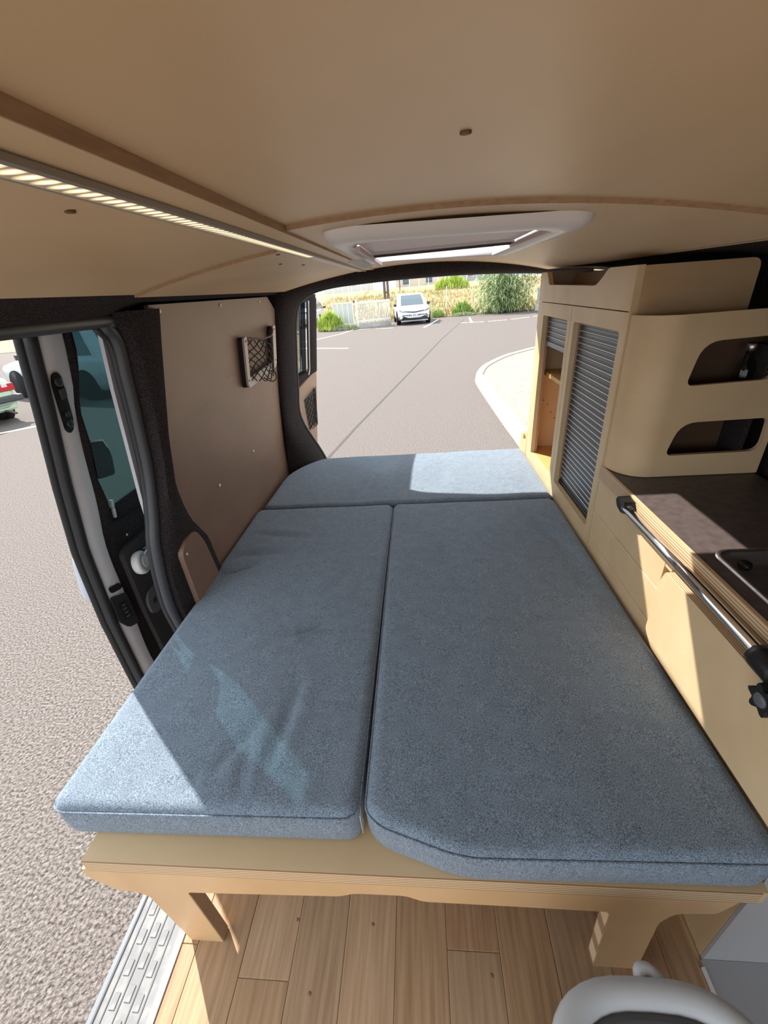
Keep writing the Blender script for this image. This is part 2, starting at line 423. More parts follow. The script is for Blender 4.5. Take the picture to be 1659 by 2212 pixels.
# body side outside the lining
rows = [[(xi(z)-0.095, y, z) for y in (1.00, 1.4, 1.8, 2.2)] for z in (-0.3, 0.1, 0.45, 0.8, 1.1, 1.3)]
surf('lining', [[(xi(z)-0.03, y, z) for y in (1.02, 1.4, 1.8, 2.235)] for z in (0.0, 0.3, 0.6, 0.9, 1.15, 1.34)], carpet, wl)
bs = surf('wall_outer_left', rows, silver, None, (-0.01, 0, 0)); tag(bs, kind='structure')
# small brown trim panel on the pillar
q = [(0.936, 0.655), (0.978, 0.684), (1.027, 0.679), (1.065, 0.612), (1.100, 0.440), (0.950, 0.440)]
t5 = plate('trim_5', rnd(q, [0.02, 0.02, 0.03, 0.03, 0.01, 0.01]), [], lambda u, v, w_: (xi(v)+w_, u, v), 0.010, 0.026, brown); tag(t5, kind='structure')
screw(t5, (xi(0.65)+0.026, 0.955, 0.64), white_pl, 0.004)

# ---- rear opening frame (carpeted): left pillar, corner, header
FR = [(-0.740, 2.04, 0.25), (-0.722, 2.045, 0.45), (-0.705, 2.045, 0.68), (-0.688, 2.045, 0.92), (-0.662, 2.05, 1.14), (-0.635, 2.055, 1.25), (-0.600, 2.06, 1.300), (-0.50, 2.09, 1.330), (-0.38, 2.13, 1.350), (-0.24, 2.17, 1.364), (0.0, 2.19, 1.376), (0.28, 2.19, 1.372), (0.56, 2.19, 1.356), (0.80, 2.19, 1.30)]
BR = [(-0.50, 2.24, 0.25), (-0.575, 2.24, 0.46), (-0.665, 2.24, 0.67), (-0.652, 2.24, 0.85), (-0.625, 2.24, 1.05), (-0.603, 2.24, 1.17), (-0.570, 2.24, 1.245), (-0.50, 2.24, 1.284), (-0.40, 2.24, 1.302), (-0.25, 2.24, 1.309), (0.0, 2.24, 1.312), (0.28, 2.24, 1.306), (0.56, 2.24, 1.288), (0.80, 2.24, 1.26)]
fa, fb = smooth_path(FR, 5), smooth_path(BR, 5)
rows = []
for a, b in zip(fa, fb):
    r_ = []
    for kk in range(9):
        th = kk/8*math.pi/2; s, c = math.sin(th)**0.8, 1-math.cos(th)**0.8
        r_.append((lerp(a.x, b.x, s), lerp(a.y, b.y, c), lerp(a.z, b.z, s)))
    r_.append((b.x-0.03, b.y+0.03, b.z+0.03)); r_.append((lerp(a.x, b.x, 0.2)-0.06, b.y+0.03, lerp(a.z, b.z, 0.2)+0.03))
    rows.append(r_)
t6 = surf('trim_6', rows, carpet); tag(t6, kind='structure')
tube('rear_seal', [(p.x-0.004, p.y+0.012, p.z+0.004) for p in fb], 0.010, rubber, t6, 8)

# ---- ceiling
cl = empty('ceiling', (0, 0.5, 1.36)); tag(cl, kind='structure')
def ceil_panel(name, xs, ys, drop, hole=None, mat=birch_ceil):
    V, F = [], []; n = len(xs); T = 0.008
    for lay in (0, T):
        for y in ys:
            for x in xs: V.append((x, y, zc(x)-drop+lay))
    N = n*len(ys)
    def inside(i, j):
        if not hole: return False
        cx_, cy_ = (xs[i]+xs[i+1])/2, (ys[j]+ys[j+1])/2
        return hole[0] < cx_ < hole[1] and hole[2] < cy_ < hole[3]
    for j in range(len(ys)-1):
        for i in range(n-1):
            if inside(i, j): continue
            a = j*n+i; F.append((a, a+1, a+n+1, a+n)); F.append((a+N, a+n+N, a+n+1+N, a+1+N))
    for i in range(n-1): F += [(i, i+1, i+1+N, i+N), ((len(ys)-1)*n+i, (len(ys)-1)*n+i+1, (len(ys)-1)*n+i+1+N, (len(ys)-1)*n+i+N)]
    for j in range(len(ys)-1): F += [(j*n, (j+1)*n, (j+1)*n+N, j*n+N), (j*n+n-1, (j+1)*n+n-1, (j+1)*n+n-1+N, j*n+n-1+N)]
    return link(name, mesh(V, F), mat, cl)
lin = lambda a, b, n: [lerp(a, b, i/(n-1)) for i in range(n)]
HOLE = (-0.115, 0.25, 0.84, 1.485)
ceil_panel('ceiling_panel', lin(-0.186, 0.60, 18), [-0.9, -0.2, 0.3, 0.725], 0.0)
xs = lin(-0.186, -0.115, 4)[:-1] + lin(-0.115, 0.25, 8)[:-1] + lin(0.25, 0.60, 9)
ceil_panel('ceiling_panel', xs, [0.715, 0.84, 1.1, 1.485, 1.8, 2.2], 0.006, HOLE)
ceil_panel('ceiling_panel', lin(-0.585, -0.262, 10), [-0.9, -0.2, 0.4, 0.945], 0.0)
ceil_panel('ceiling_panel', lin(-0.585, -0.262, 10), [0.935, 1.3, 1.7, 2.15], 0.005)
# visible cut edges of the lower panels
def edge_strip(xs_, y, drop, h=0.012):
    rows = [[(x, y, zc(x)-drop-0.0005) for x in xs_], [(x, y, zc(x)-drop+h) for x in xs_]]
    surf('plywood_edge', rows, birch_dark, cl, (0, -0.0015, 0), False)
edge_strip(lin(-0.184, 0.60, 20), 0.714, 0.0062, 0.009); edge_strip(lin(-0.583, -0.267, 10), 0.934, 0.0055, 0.008)
# long batten carrying the light
bt = box_mesh(-0.266, -0.186, -0.9, 2.185, 1.3555, 1.366)
link('batten', bt, birch_ceil, cl)
box('batten_edge', -0.186, -0.1845, -0.9, 2.185, 1.3552, 1.3658, birch_dark, cl)
for (px, py) in ((1006, 283), (148, 447), (608, 585), (598, 539), (655, 573)):
    p = onz(px, py, 1.35); z = zc(p.x)-(0.005 if p.y > 0.93 and p.x < -0.25 else 0.0); p = onz(px, py, z)
    lathe('plug', [(0.0045, 0.0), (0.0045, -0.0015), (0.002, -0.0018)], M('plug_brown', (0.16, 0.09, 0.05), 0.6), cl, 10, 'Z', (p.x, p.y, zc(p.x)-(0.005 if p.y > 0.93 and p.x < -0.25 else 0.0)))
# roof skin above
V = []; F = []
xs = lin(-0.80, -0.21, 8) + lin(-0.19, 0.295, 5) + lin(0.31, 0.98, 8); ys = [-0.95, 0.2, 0.79, 1.0, 1.545, 1.9, 2.28]
rows = [[(x, y, 1.435-0.13*x*x-0.10*max(0, abs(x)-0.6)) for x in xs] for y in ys]
n = len(xs)
for j, r_ in enumerate(rows): V += r_
for j in range(len(ys)-1):
    for i in range(n-1):
        if 0.79 <= (ys[j]+ys[j+1])/2 <= 1.545 and -0.195 < (xs[i]+xs[i+1])/2 < 0.30: continue
        F.append((j*n+i, j*n+i+1, (j+1)*n+i+1, (j+1)*n+i))
rs = obj('roof_skin', V, F, silver); tag(rs, kind='structure')

# ---- right side lining (dark carpet) behind the furniture
rows = []
for i in range(9):
    y = lerp(-0.9, 2.24, i/8)
    rows.append([(0.575, y, 1.318), (0.59, y, 1.296), (0.64, y, 1.294), (0.76, y, 1.288), (0.88, y, 1.268), (0.925, y, 1.16), (0.93, y, 0.9), (0.945, y, 0.6), (0.95, y, 0.3), (0.95, y, -0.1)])
wr = surf('wall_right', rows, carpet, None, (0.012, 0, 0.004)); tag(wr, kind='structure')
rows = [[(1.00, y, -0.35), (1.02, y, 0.2), (1.0, y, 0.7), (0.95, y, 1.1), (0.90, y, 1.30)] for y in (-0.9, 0.6, 2.26)]
wo = surf('wall_outer_right', rows, silver); tag(wo, kind='structure')

# ================================================================== SLIDING DOOR (open, outside the body)
dr = empty('door_1', (-0.95, 1.4, -0.25)); tag(dr, kind='structure')
YD = 0.852
def door_rows(y0f, y1f, z0, z1, off, nz=20, ny=4):
    out = []
    for i in range(nz+1):
        z = lerp(z0, z1, i/nz); a = y0f(z) if callable(y0f) else y0f; b = y1f(z) if callable(y1f) else y1f
        out.append([(xd(z)+off, lerp(a, b, j/ny), z) for j in range(ny+1)])
    return out
surf('outer_skin', [[(xd(z)-0.055-0.012*math.sin(max(0, z+0.3)*1.9), y, z) for y in (YD+0.085, 1.2, 1.95)] for z in lin(-0.3, 0.74, 12)], silver, dr, (-0.003, 0, 0))
surf('outer_skin', [[(xd(z)-0.055-0.012*math.sin(max(0, z+0.3)*1.9), y, z) for y in (YD+0.085, 0.95, 0.975)] for z in lin(0.74, 1.30, 12)], silver, dr, (-0.003, 0, 0))
# leading edge rubber: a thick double lip
tube('edge_seal', [(xd(z)-0.004, YD+0.022, z) for z in lin(-0.3, 1.29, 26)], 0.0145, rubber, dr, 10)
tube('edge_seal', [(xd(z)-0.020, YD+0.012, z) for z in lin(-0.3, 1.29, 26)], 0.010, M('black_rubber_outer', (0.02, 0.02, 0.021), 0.6), dr, 10)
pa, pb = onx(172, 1205, -1.035), onx(196, 1288, -1.035)
tube('outer_handle', smooth_path([pa+Vector((0.03, 0.02, 0.01)), pa, lerp(pa, pb, 0.5)+Vector((-0.006, 0, 0)), pb, pb+Vector((0.03, 0.02, -0.01))], 5), 0.017, M('pale_blue_grey_paint', (0.55, 0.57, 0.64), 0.35), dr, 10)
silver_r = lambda z: 0.949 + 0.004*math.sin(z*17) + (0.006 if z > 1.1 else 0)
OV = lambda c_, s_, r: rnd([(c_-s_, r[0]), (c_+s_, r[0]), (c_+s_, r[1]), (c_-s_, r[1])], s_)
# silver inner frame with a recessed oval opening for the latch rollers
surf('inner_frame', [[(xd(z)-0.014, YD+0.024, z), (xd(z)+0.004, 0.892, z), (xd(z)+0.010, 0.915, z), (xd(z)+0.006, silver_r(z)-0.006, z), (xd(z)-0.012, silver_r(z)+0.004, z)] for z in lin(-0.28, 1.29, 40)], silver, dr, (-0.004, 0, 0))
# latch recess: black cup and rollers
cup = [(0.884, 1.146), (0.889, 1.165), (0.902, 1.170), (0.914, 1.160), (0.922, 1.06), (0.918, 1.036), (0.905, 1.028), (0.893, 1.040)]
fnD = lambda u, v, w_: (xd(v)+w_, u, v)
lt = plate('latch', rnd(cup, 0.008), [], fnD, 0.009, 0.0125, black, dr)
for (y, z, r) in ((0.902, 1.148, 0.011), (0.908, 1.052, 0.010), (0.906, 1.075, 0.007)):
    lathe('roller', [(r, 0), (r, 0.003), (r*0.5, 0.004)], M('roller_grey', (0.05, 0.05, 0.055), 0.35), lt, 14, 'X', (xd(z)+0.012, y, z))
plate('latch_block', rnd([(0.897, 1.132), (0.913, 1.134), (0.914, 1.112), (0.900, 1.108)], 0.003), [], fnD, 0.012, 0.017, M('latch_grey', (0.07, 0.07, 0.075), 0.4), lt)
plate('slot', rnd([(0.890, 0.572), (0.936, 0.558), (0.940, 0.534), (0.893, 0.548)], 0.011), [], fnD, 0.009, 0.0115, black, dr)
cp = plate('contact_plate', rnd([(0.884, 0.540), (0.944, 0.512), (0.946, 0.388), (0.905, 0.405), (0.882, 0.450)], 0.012), [], fnD, 0.008, 0.014, M('plate_black', (0.03, 0.03, 0.032), 0.45), dr)
plate('contact_recess', rnd([(0.900, 0.500), (0.930, 0.490), (0.934, 0.425), (0.902, 0.440)], 0.008), [], fnD, 0.013, 0.017, black, cp)
for i in range(4):
    box('contact_pin', xd(0.46)+0.016, xd(0.46)+0.021, 0.908, 0.918, 0.486-i*0.014, 0.492-i*0.014, M('pin_grey', (0.15, 0.15, 0.16), 0.3, 0.6), cp)
# carpet round the window, wavy edge
carp_r = lambda z: interp(z, [0.70, 0.761, 0.826, 0.956, 1.056, 1.14, 1.2, 1.254], [1.03, 0.996, 0.984, 0.968, 0.958, 0.972, 0.984, 0.985]) if z > 0.70 else 1.03
rowsc = []
for z in lin(-0.28, 1.28, 44):
    a = silver_r(z)-0.006+0.004*math.sin(z*41); b = max(carp_r(z), a+0.012)
    if z < 0.70: b = 1.40
    bulge = 0.012 + 0.004*math.sin(z*33)
    rowsc.append([(xd(z)+0.0, a, z), (xd(z)+bulge, lerp(a, b, 0.3), z), (xd(z)+bulge, lerp(a, b, 0.7), z), (xd(z)-0.014, b, z)])
surf('carpet_frame', rowsc, carpet, dr)
surf('carpet_frame', [[(xd(z)+0.004-0.016*i/4, y, z) for y in lin(0.985, 1.75, 8)] for i, z in enumerate(lin(0.70, 0.775, 5))], carpet, dr)
surf('carpet_frame', [[(xd(z)-0.004, y, z) for y in (0.86, 1.3, 1.95)] for z in lin(1.262, 1.37, 4)], carpet, dr, (-0.01, 0, 0))
surf('carpet_frame', [[(xd(z)-0.0, y, z) for y in (1.66, 1.8, 1.95)] for z in lin(-0.28, 1.28, 12)], carpet, dr, (-0.01, 0, 0))
gl = surf('window_1', [[(xd(z)-0.016, y, z) for y in (0.955, 1.2, 1.45, 1.70)] for z in lin(0.70, 1.275, 9)], tint, None); tag(gl, kind='structure')
# black pull flap on the pane, pale top edge
fp = plate('pull_flap', rnd([(0.970, 0.985), (1.020, 0.972), (1.041, 0.925), (1.041, 0.866), (0.972, 0.880)], [0.006, 0.014, 0.02, 0.012, 0.01]), [], fnD, -0.010, 0.006, black, dr)
tube('pale_rim', [fnD(u, v, 0.006) for u, v in ((0.972, 0.987), (1.015, 0.976), (1.030, 0.950))], 0.0022, M('pale_rim_grey', (0.45, 0.47, 0.46), 0.4), fp, 6)
cb = plate('window_clip', rnd([(1.003, 0.800), (1.013, 0.800), (1.013, 0.775), (1.003, 0.775)], 0.004), [], fnD, -0.004, 0.004, M('clip_white', (0.62, 0.70, 0.68), 0.4), dr)
plate('clip_body', rnd([(1.005, 0.774), (1.012, 0.774), (1.012, 0.742), (1.005, 0.742)], 0.002), [], fnD, -0.002, 0.005, white_pl, cb)
# dark door card, grab recess
card = M('dark_door_card', (0.040, 0.036, 0.036), 0.7, bump=((200, 200, 200), 0.2, 0.001))
dcd = plate('door_card', rnd([(0.962, 0.640), (0.990, 0.655), (1.40, 0.63), (1.40, -0.2), (0.975, -0.2), (0.972, 0.40)], [0.02, 0.02, 0.01, 0.01, 0.01, 0.01]), [], fnD, 0.014, 0.030, card, dr)
gh = plate('grab_recess', rnd([(0.982, 0.440), (1.000, 0.466), (1.060, 0.470), (1.090, 0.41), (1.02, 0.372), (0.985, 0.385)], 0.02), [], fnD, 0.029, 0.040, M('worn_grey_metal', (0.14, 0.15, 0.15), 0.5, 0.3), dr)
lathe('bolt_hole', [(0.011, 0), (0.011, 0.002)], black, gh, 14, 'X', (xd(0.42)+0.040, 1.015, 0.42))
screw(dr, (xd(0.68)+0.014, 1.02, 0.675), grey_pl, 0.004)
# round white puck hanging on the door
pk = empty('puck_lamp', (xd(0.575)+0.035, 1.012, 0.575)); tag(pk, 'round white plastic puck lamp hanging on the dark sliding door card', 'lamp')
def puck():
    c = Vector((xd(0.575)+0.035, 0.994, 0.584)); ax = Vector((0.93, 0.22, 0.10)).normalized()
    rot = Vector((1, 0, 0)).rotation_difference(ax).to_matrix()
    for nm, prof, mt in (('body', [(0.022, 0), (0.034, 0.004), (0.037, 0.012), (0.037, 0.022), (0.033, 0.028)], white_pl),
                         ('face', [(0.033, 0.0275), (0.030, 0.0295), (0.024, 0.0295)], grey_pl), ('face_ring', [(0.019, 0.029), (0.019, 0.0315), (0.015, 0.0315)], white_pl)):
        me = lathe_mesh(prof, 28, 'X')
        for v in me.vertices: v.co = rot @ v.co + c
        link(nm, me, mt, pk)
    tube('hook', smooth_path([c + Vector((0.026, 0.015, 0.022)), c + Vector((0.03, 0.035, 0.035)), c + Vector((0.015, 0.05, 0.03)), c + Vector((0.0, 0.055, 0.02))]), 0.003, grey_pl, pk)
puck()

# ================================================================== REAR BARN DOOR (left leaf, open)
bd = empty('door_2', (-0.70, 2.3, -0.1)); tag(bd, kind='structure')
def xb(y, z): return -0.715 + 0.075*(z-0.8)/0.5 + (y-2.27)*0.06
def brow(ys, zs, off=0.0): return [[(xb(y, z)+off, y, z) for y in ys] for z in zs]
surf('lower_shell', brow(lin(2.27, 2.82, 6), lin(-0.2, 0.855, 10)), carpet, bd, (-0.05, 0, 0))
surf('upper_rail', brow(lin(2.27, 2.82, 6), [1.245, 1.262, 1.282]), carpet, bd, (-0.05, 0, 0))
surf('hinge_stile', brow([2.27, 2.32, 2.36], lin(0.84, 1.26, 8)), carpet, bd, (-0.05, 0, 0))
rows = []
for z in lin(0.84, 1.26, 14):
    s_ = 0.012*math.sin(z*20)
    rows.append([(xb(2.66, z)-0.01, 2.655, z), (xb(2.69, z)+0.010+s_*0.4, 2.685, z), (xb(2.73, z)+0.022, 2.735+s_*0.3, z), (xb(2.78, z)+0.014, 2.79, z), (xb(2.82, z)-0.03, 2.825, z)])
surf('latch_stile', rows, carpet, bd)
gl2 = surf('window_2', brow([2.34, 2.5, 2.68], lin(0.84, 1.26, 4), -0.025), dark_glass); tag(gl2, kind='structure')
tube('window_trim', smooth_path([(xb(2.655, z)+0.004, 2.652-(0.03 if z < 0.86 else 0)*1, z) for z in (0.842, 0.87, 0.95, 1.1, 1.25)], 4), 0.004, white_pl, bd, 6)
fnB = lambda u, v, w_: (xb(u, v)+w_, u, v)
hole = rnd([(2.50, 0.715), (2.74, 0.745), (2.775, 0.50), (2.60, 0.50)], 0.02)
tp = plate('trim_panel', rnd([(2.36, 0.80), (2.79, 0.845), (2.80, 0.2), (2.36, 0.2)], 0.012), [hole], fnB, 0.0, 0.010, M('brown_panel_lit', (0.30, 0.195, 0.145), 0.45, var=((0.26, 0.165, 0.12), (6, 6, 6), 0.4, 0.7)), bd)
plate('pocket_back', hole, [], fnB, 0.0005, 0.002, black, bd)
screw(tp, (xb(2.40, 0.79)+0.010, 2.40, 0.785), white_pl, 0.005); screw(tp, (xb(2.77, 0.82)+0.010, 2.765, 0.825), white_pl, 0.005)

# ================================================================== NET POCKETS
def diamond_net(name, p00, p10, p01, p11, nu, nv, r, parent, sag):
    """two crossing families of cords over a quad (bottom-left, bottom-right, top-left, top-right)"""
    P = [Vector(p) for p in (p00, p10, p01, p11)]
    def at(u, v):
        p = lerp(lerp(P[0], P[1], u), lerp(P[2], P[3], u), v)
        return p + sag(u, v)
    V, F = [], []
    def cord(uv):
        me_pts = [at(u, v) for u, v in uv]
        nonlocal V, F
        base = len(V); n = 5; prev = None
        for i, p in enumerate(me_pts):
            t = (me_pts[min(i+1, len(me_pts)-1)] - me_pts[max(i-1, 0)]).normalized()
            a = t.cross(Vector((1, 0.1, 0.2))).normalized(); b = t.cross(a)
            for k_ in range(n):
                th = 2*math.pi*k_/n; V.append(p + a*math.cos(th)*r + b*math.sin(th)*r)
        for i in range(len(me_pts)-1):
            for k_ in range(n): F.append((base+i*n+k_, base+i*n+(k_+1) % n, base+(i+1)*n+(k_+1) % n, base+(i+1)*n+k_))
    m_ = nu
    for s in range(-nv, nu+1):
        for dirn in (1, -1):
            uv = []
            for i in range(41):
                v = i/40; u = (s + v*nv)/nu
                if dirn < 0: u = 1-u
                if 0 <= u <= 1: uv.append((u + 0.02*math.sin(v*13+s), v))
            if len(uv) > 3: cord([(min(1, max(0, u)), v) for u, v in uv])
    cord([(i/20, 1.0) for i in range(21)])
    return obj(name, V, F, cable_net, parent, True)
npk = empty('net_pocket', (xi(1.0)+0.01, 1.78, 0.98)); tag(npk, 'black cord net pocket in a white U-shaped frame on the brown wall', 'net pocket')
fw = lambda u, v, w_: (xi(v)+w_, u, v)
U = rnd([(1.582, 1.158), (1.612, 1.160), (1.615, 1.012), (1.925, 1.028), (1.930, 1.170), (1.970, 1.172), (1.965, 1.000), (1.590, 0.975)], [0.008, 0.008, 0.006, 0.006, 0.008, 0.008, 0.03, 0.03])
plate('backing', U, [], fw, 0.001, 0.018, black, npk)
plate('frame', U, [], fw, 0.018, 0.026, M('pale_taupe_frame', (0.55, 0.48, 0.44), 0.45), npk)
for (y, z) in ((1.598, 1.145), (1.600, 1.005), (1.952, 1.157), (1.950, 1.030)):
    screw(npk, (xi(z)+0.026, y, z), M('screw_dark', (0.03, 0.03, 0.03), 0.4), 0.004)
diamond_net('net', fw(1.615, 0.995, 0.022), fw(1.93, 1.005, 0.022), fw(1.610, 1.155, 0.020), fw(1.935, 1.165, 0.020), 6, 5, 0.0022, npk,
            lambda u, v: Vector((0.030*math.sin(u*math.pi)*(1-0.5*v), 0, -0.030*math.sin(u*math.pi)**2*(1.0 if v > 0.5 else 0.9))))
tube('net_loop', smooth_path([fw(1.76, 0.985, 0.03), fw(1.80, 0.962, 0.05), fw(1.85, 0.965, 0.055), fw(1.875, 0.99, 0.04), fw(1.83, 1.0, 0.03)]), 0.0024, cable_net, npk)
tube('elastic_edge', smooth_path([fw(1.612, 1.155, 0.022), fw(1.70, 1.142, 0.045), fw(1.80, 1.140, 0.055), fw(1.88, 1.150, 0.04), fw(1.935, 1.165, 0.022)]), 0.0035, M('taupe_elastic', (0.20, 0.14, 0.11), 0.8), npk)
np2 = empty('net_pocket', (xb(2.64, 0.6)+0.012, 2.64, 0.5)); tag(np2, 'small black net pocket over a cut-out in the open rear door', 'net pocket')
diamond_net('net', fnB(2.60, 0.50, 0.016), fnB(2.775, 0.50, 0.016), fnB(2.50, 0.715, 0.016), fnB(2.74, 0.745, 0.016), 5, 5, 0.003, np2, lambda u, v: Vector((0.020*math.sin(u*math.pi), 0, 0)))

# ================================================================== LED STRIP LIGHT
ledz = 1.3555
ls = empty('led_strip_light', (-0.24, 0.6, ledz)); tag(ls, 'long warm LED strip in an aluminium channel along the ceiling batten', 'light')
box('channel', -0.256, -0.222, -0.9, 2.175, ledz-0.0015, ledz, alu, ls)
box('channel_lip', -0.2265, -0.2205, -0.9, 2.175, ledz-0.0055, ledz-0.0012, M('grey_aluminium', (0.34, 0.31, 0.28), 0.45, 0.3), ls)
box('channel_lip', -0.2570, -0.2545, -0.9, 2.175, ledz-0.0035, ledz-0.0012, alu, ls)
box('diffuser', -0.2545, -0.2265, -0.9, 2.165, ledz-0.0032, ledz-0.0015, diffuser_m, ls)
dot = lathe_mesh([(0.0094, 0.0), (0.0090, -0.0002), (0.004, -0.0003)], 18, 'Z'); dot.materials.append(led_m)
for v in dot.vertices: v.co.x *= 1.35; v.co.y *= 0.72
for i in range(75):
    link('led', dot, led_m, ls, loc=(-0.2405, 0.06+i*0.0142, ledz-0.0031))

# ================================================================== SKYLIGHT
sk = empty('skylight', (0.07, 1.15, 1.35)); tag(sk, 'white plastic roof skylight with half-drawn blind at the rear', 'skylight')
def ring(a, b, za, zb, r=0.05):
    A = rnd(rect(*a), r, 5); B = rnd(rect(*b), r*0.8, 5); n = len(A)
    return [(x, y, za if not callable(za) else za(x)) for x, y in A], [(x, y, zb if not callable(zb) else zb(x)) for x, y in B]
loops = []
zt = lambda x: zc(x)-0.005
for (x0, x1, y0, y1, z) in ((-0.152, 0.287, 0.782, 1.515, zt), (-0.150, 0.285, 0.786, 1.512, lambda x: zt(x)-0.010), (-0.138, 0.273, 0.800, 1.50, lambda x: zt(x)-0.019), (-0.124, 0.258, 0.822, 1.49, lambda x: zt(x)-0.021),
                            (-0.104, 0.240, 0.850, 1.472, lambda x: zt(x)-0.019), (-0.108, 0.242, 0.852, 1.474, lambda x: 1.348), (-0.185, 0.290, 0.80, 1.535, lambda x: 1.445)):
    loops.append([(x, y, z(x)) for x, y in rnd(rect(x0, x1, y0, y1), 0.045, 6)])
V = [p for l in loops for p in l]; n = len(loops[0]); F = []
for j in range(len(loops)-1):
    for i in range(n): F.append((j*n+i, j*n+(i+1) % n, (j+1)*n+(i+1) % n, (j+1)*n+i))
fo = obj('frame', V, F, white_pl, sk, True)
box('blind', -0.106, 0.240, 0.856, 1.180, 1.352, 1.356, pink_blind, sk)
box('blind_bar', -0.106, 0.240, 1.180, 1.194, 1.343, 1.358, white_pl, sk, 0.003)
box('blind_bar_seal', -0.106, 0.240, 1.176, 1.181, 1.342, 1.347, M('dark_brown_seal', (0.05, 0.03, 0.03), 0.6), sk)
for x in (-0.100, 0.233):
    box('side_rail', x-0.004, x+0.004, 0.87, 1.45, 1.336, 1.344, M('rail_pinkish', (0.6, 0.48, 0.46), 0.5), sk)
for i in range(7):
    box('vent_rib', -0.136, -0.106, 0.99+i*0.045, 1.010+i*0.045, 1.326, 1.331, M('rib_grey', (0.55, 0.54, 0.54), 0.5), sk)
rows = []
for y in lin(0.79, 1.545, 9):
    rows.append([(x, y, 1.445+0.035*max(0.0, math.sin((y-0.79)/0.755*math.pi))**0.6*max(0.0, math.sin((x+0.195)/0.495*math.pi))**0.6) for x in lin(-0.195, 0.30, 9)])
surf('dome', rows, clear_gl, sk)

# ================================================================== BED
bed = empty('plywood_bed', (-0.07, 0.36, 0)); tag(bed, 'birch plywood bed base with cut-out legs under the blue cushions', 'bed')
box('platform', -0.668, 0.530, 0.326, 2.16, 0.337, 0.372, birch, bed)
box('plywood_edge', -0.668, 0.520, 0.3245, 0.326, 0.337, 0.3715, ply_z, bed)
ap = [(-0.684, 0.337), (-0.684, 0.300), (-0.640, 0.246), (-0.604, 0.246), (-0.585, 0.225), (-0.566, 0.0), (-0.490, 0.0), (-0.494, 0.255), (-0.310, 0.266), (-0.185, 0.274), (-0.155, 0.290), (-0.060, 0.291), (-0.028, 0.270),
      (0.150, 0.270), (0.303, 0.268), (0.316, 0.0), (0.402, 0.0), (0.393, 0.235), (0.412, 0.276), (0.476, 0.283), (0.500, 0.337)]
plate('front_panel', rnd(ap, [0, 0.003, 0.006, 0.004, 0.006, 0, 0, 0.008, 0, 0.012, 0.012, 0.012, 0.012, 0, 0.010, 0, 0, 0.016, 0.016, 0.006, 0], 4), [], XZ, 0.3265, 0.352, M('birch_apron', (0.66, 0.44, 0.235), 0.5, var=((0.57, 0.36, 0.18), (8, 3, 4), 0.35, 0.75)), bed)
obj('leg_edge', [(-0.4895, 0.327, 0.004), (-0.4895, 0.3515, 0.004), (-0.4935, 0.3515, 0.243), (-0.4935, 0.327, 0.243), (-0.488, 0.327, 0.004), (-0.488, 0.3515, 0.004), (-0.492, 0.3515, 0.243), (-0.492, 0.327, 0.243)],
    [(0, 1, 2, 3), (4, 5, 6, 7), (0, 1, 5, 4), (2, 3, 7, 6), (1, 2, 6, 5), (0, 3, 7, 4)], birch_dark, bed)
obj('leg_edge', [(0.3160, 0.327, 0.004), (0.3160, 0.3515, 0.004), (0.3040, 0.3515, 0.255), (0.3040, 0.327, 0.255), (0.3145, 0.327, 0.004), (0.3145, 0.3515, 0.004), (0.3025, 0.3515, 0.255), (0.3025, 0.327, 0.255)],
    [(0, 1, 2, 3), (4, 5, 6, 7), (0, 1, 5, 4), (2, 3, 7, 6), (1, 2, 6, 5), (0, 3, 7, 4)], ply_x, bed)
box('rear_panel', -0.668, 0.50, 2.12, 2.145, 0.002, 0.337, birch, bed)
box('cross_rail', -0.60, 0.50, 1.18, 1.205, 0.25, 0.337, birch, bed)

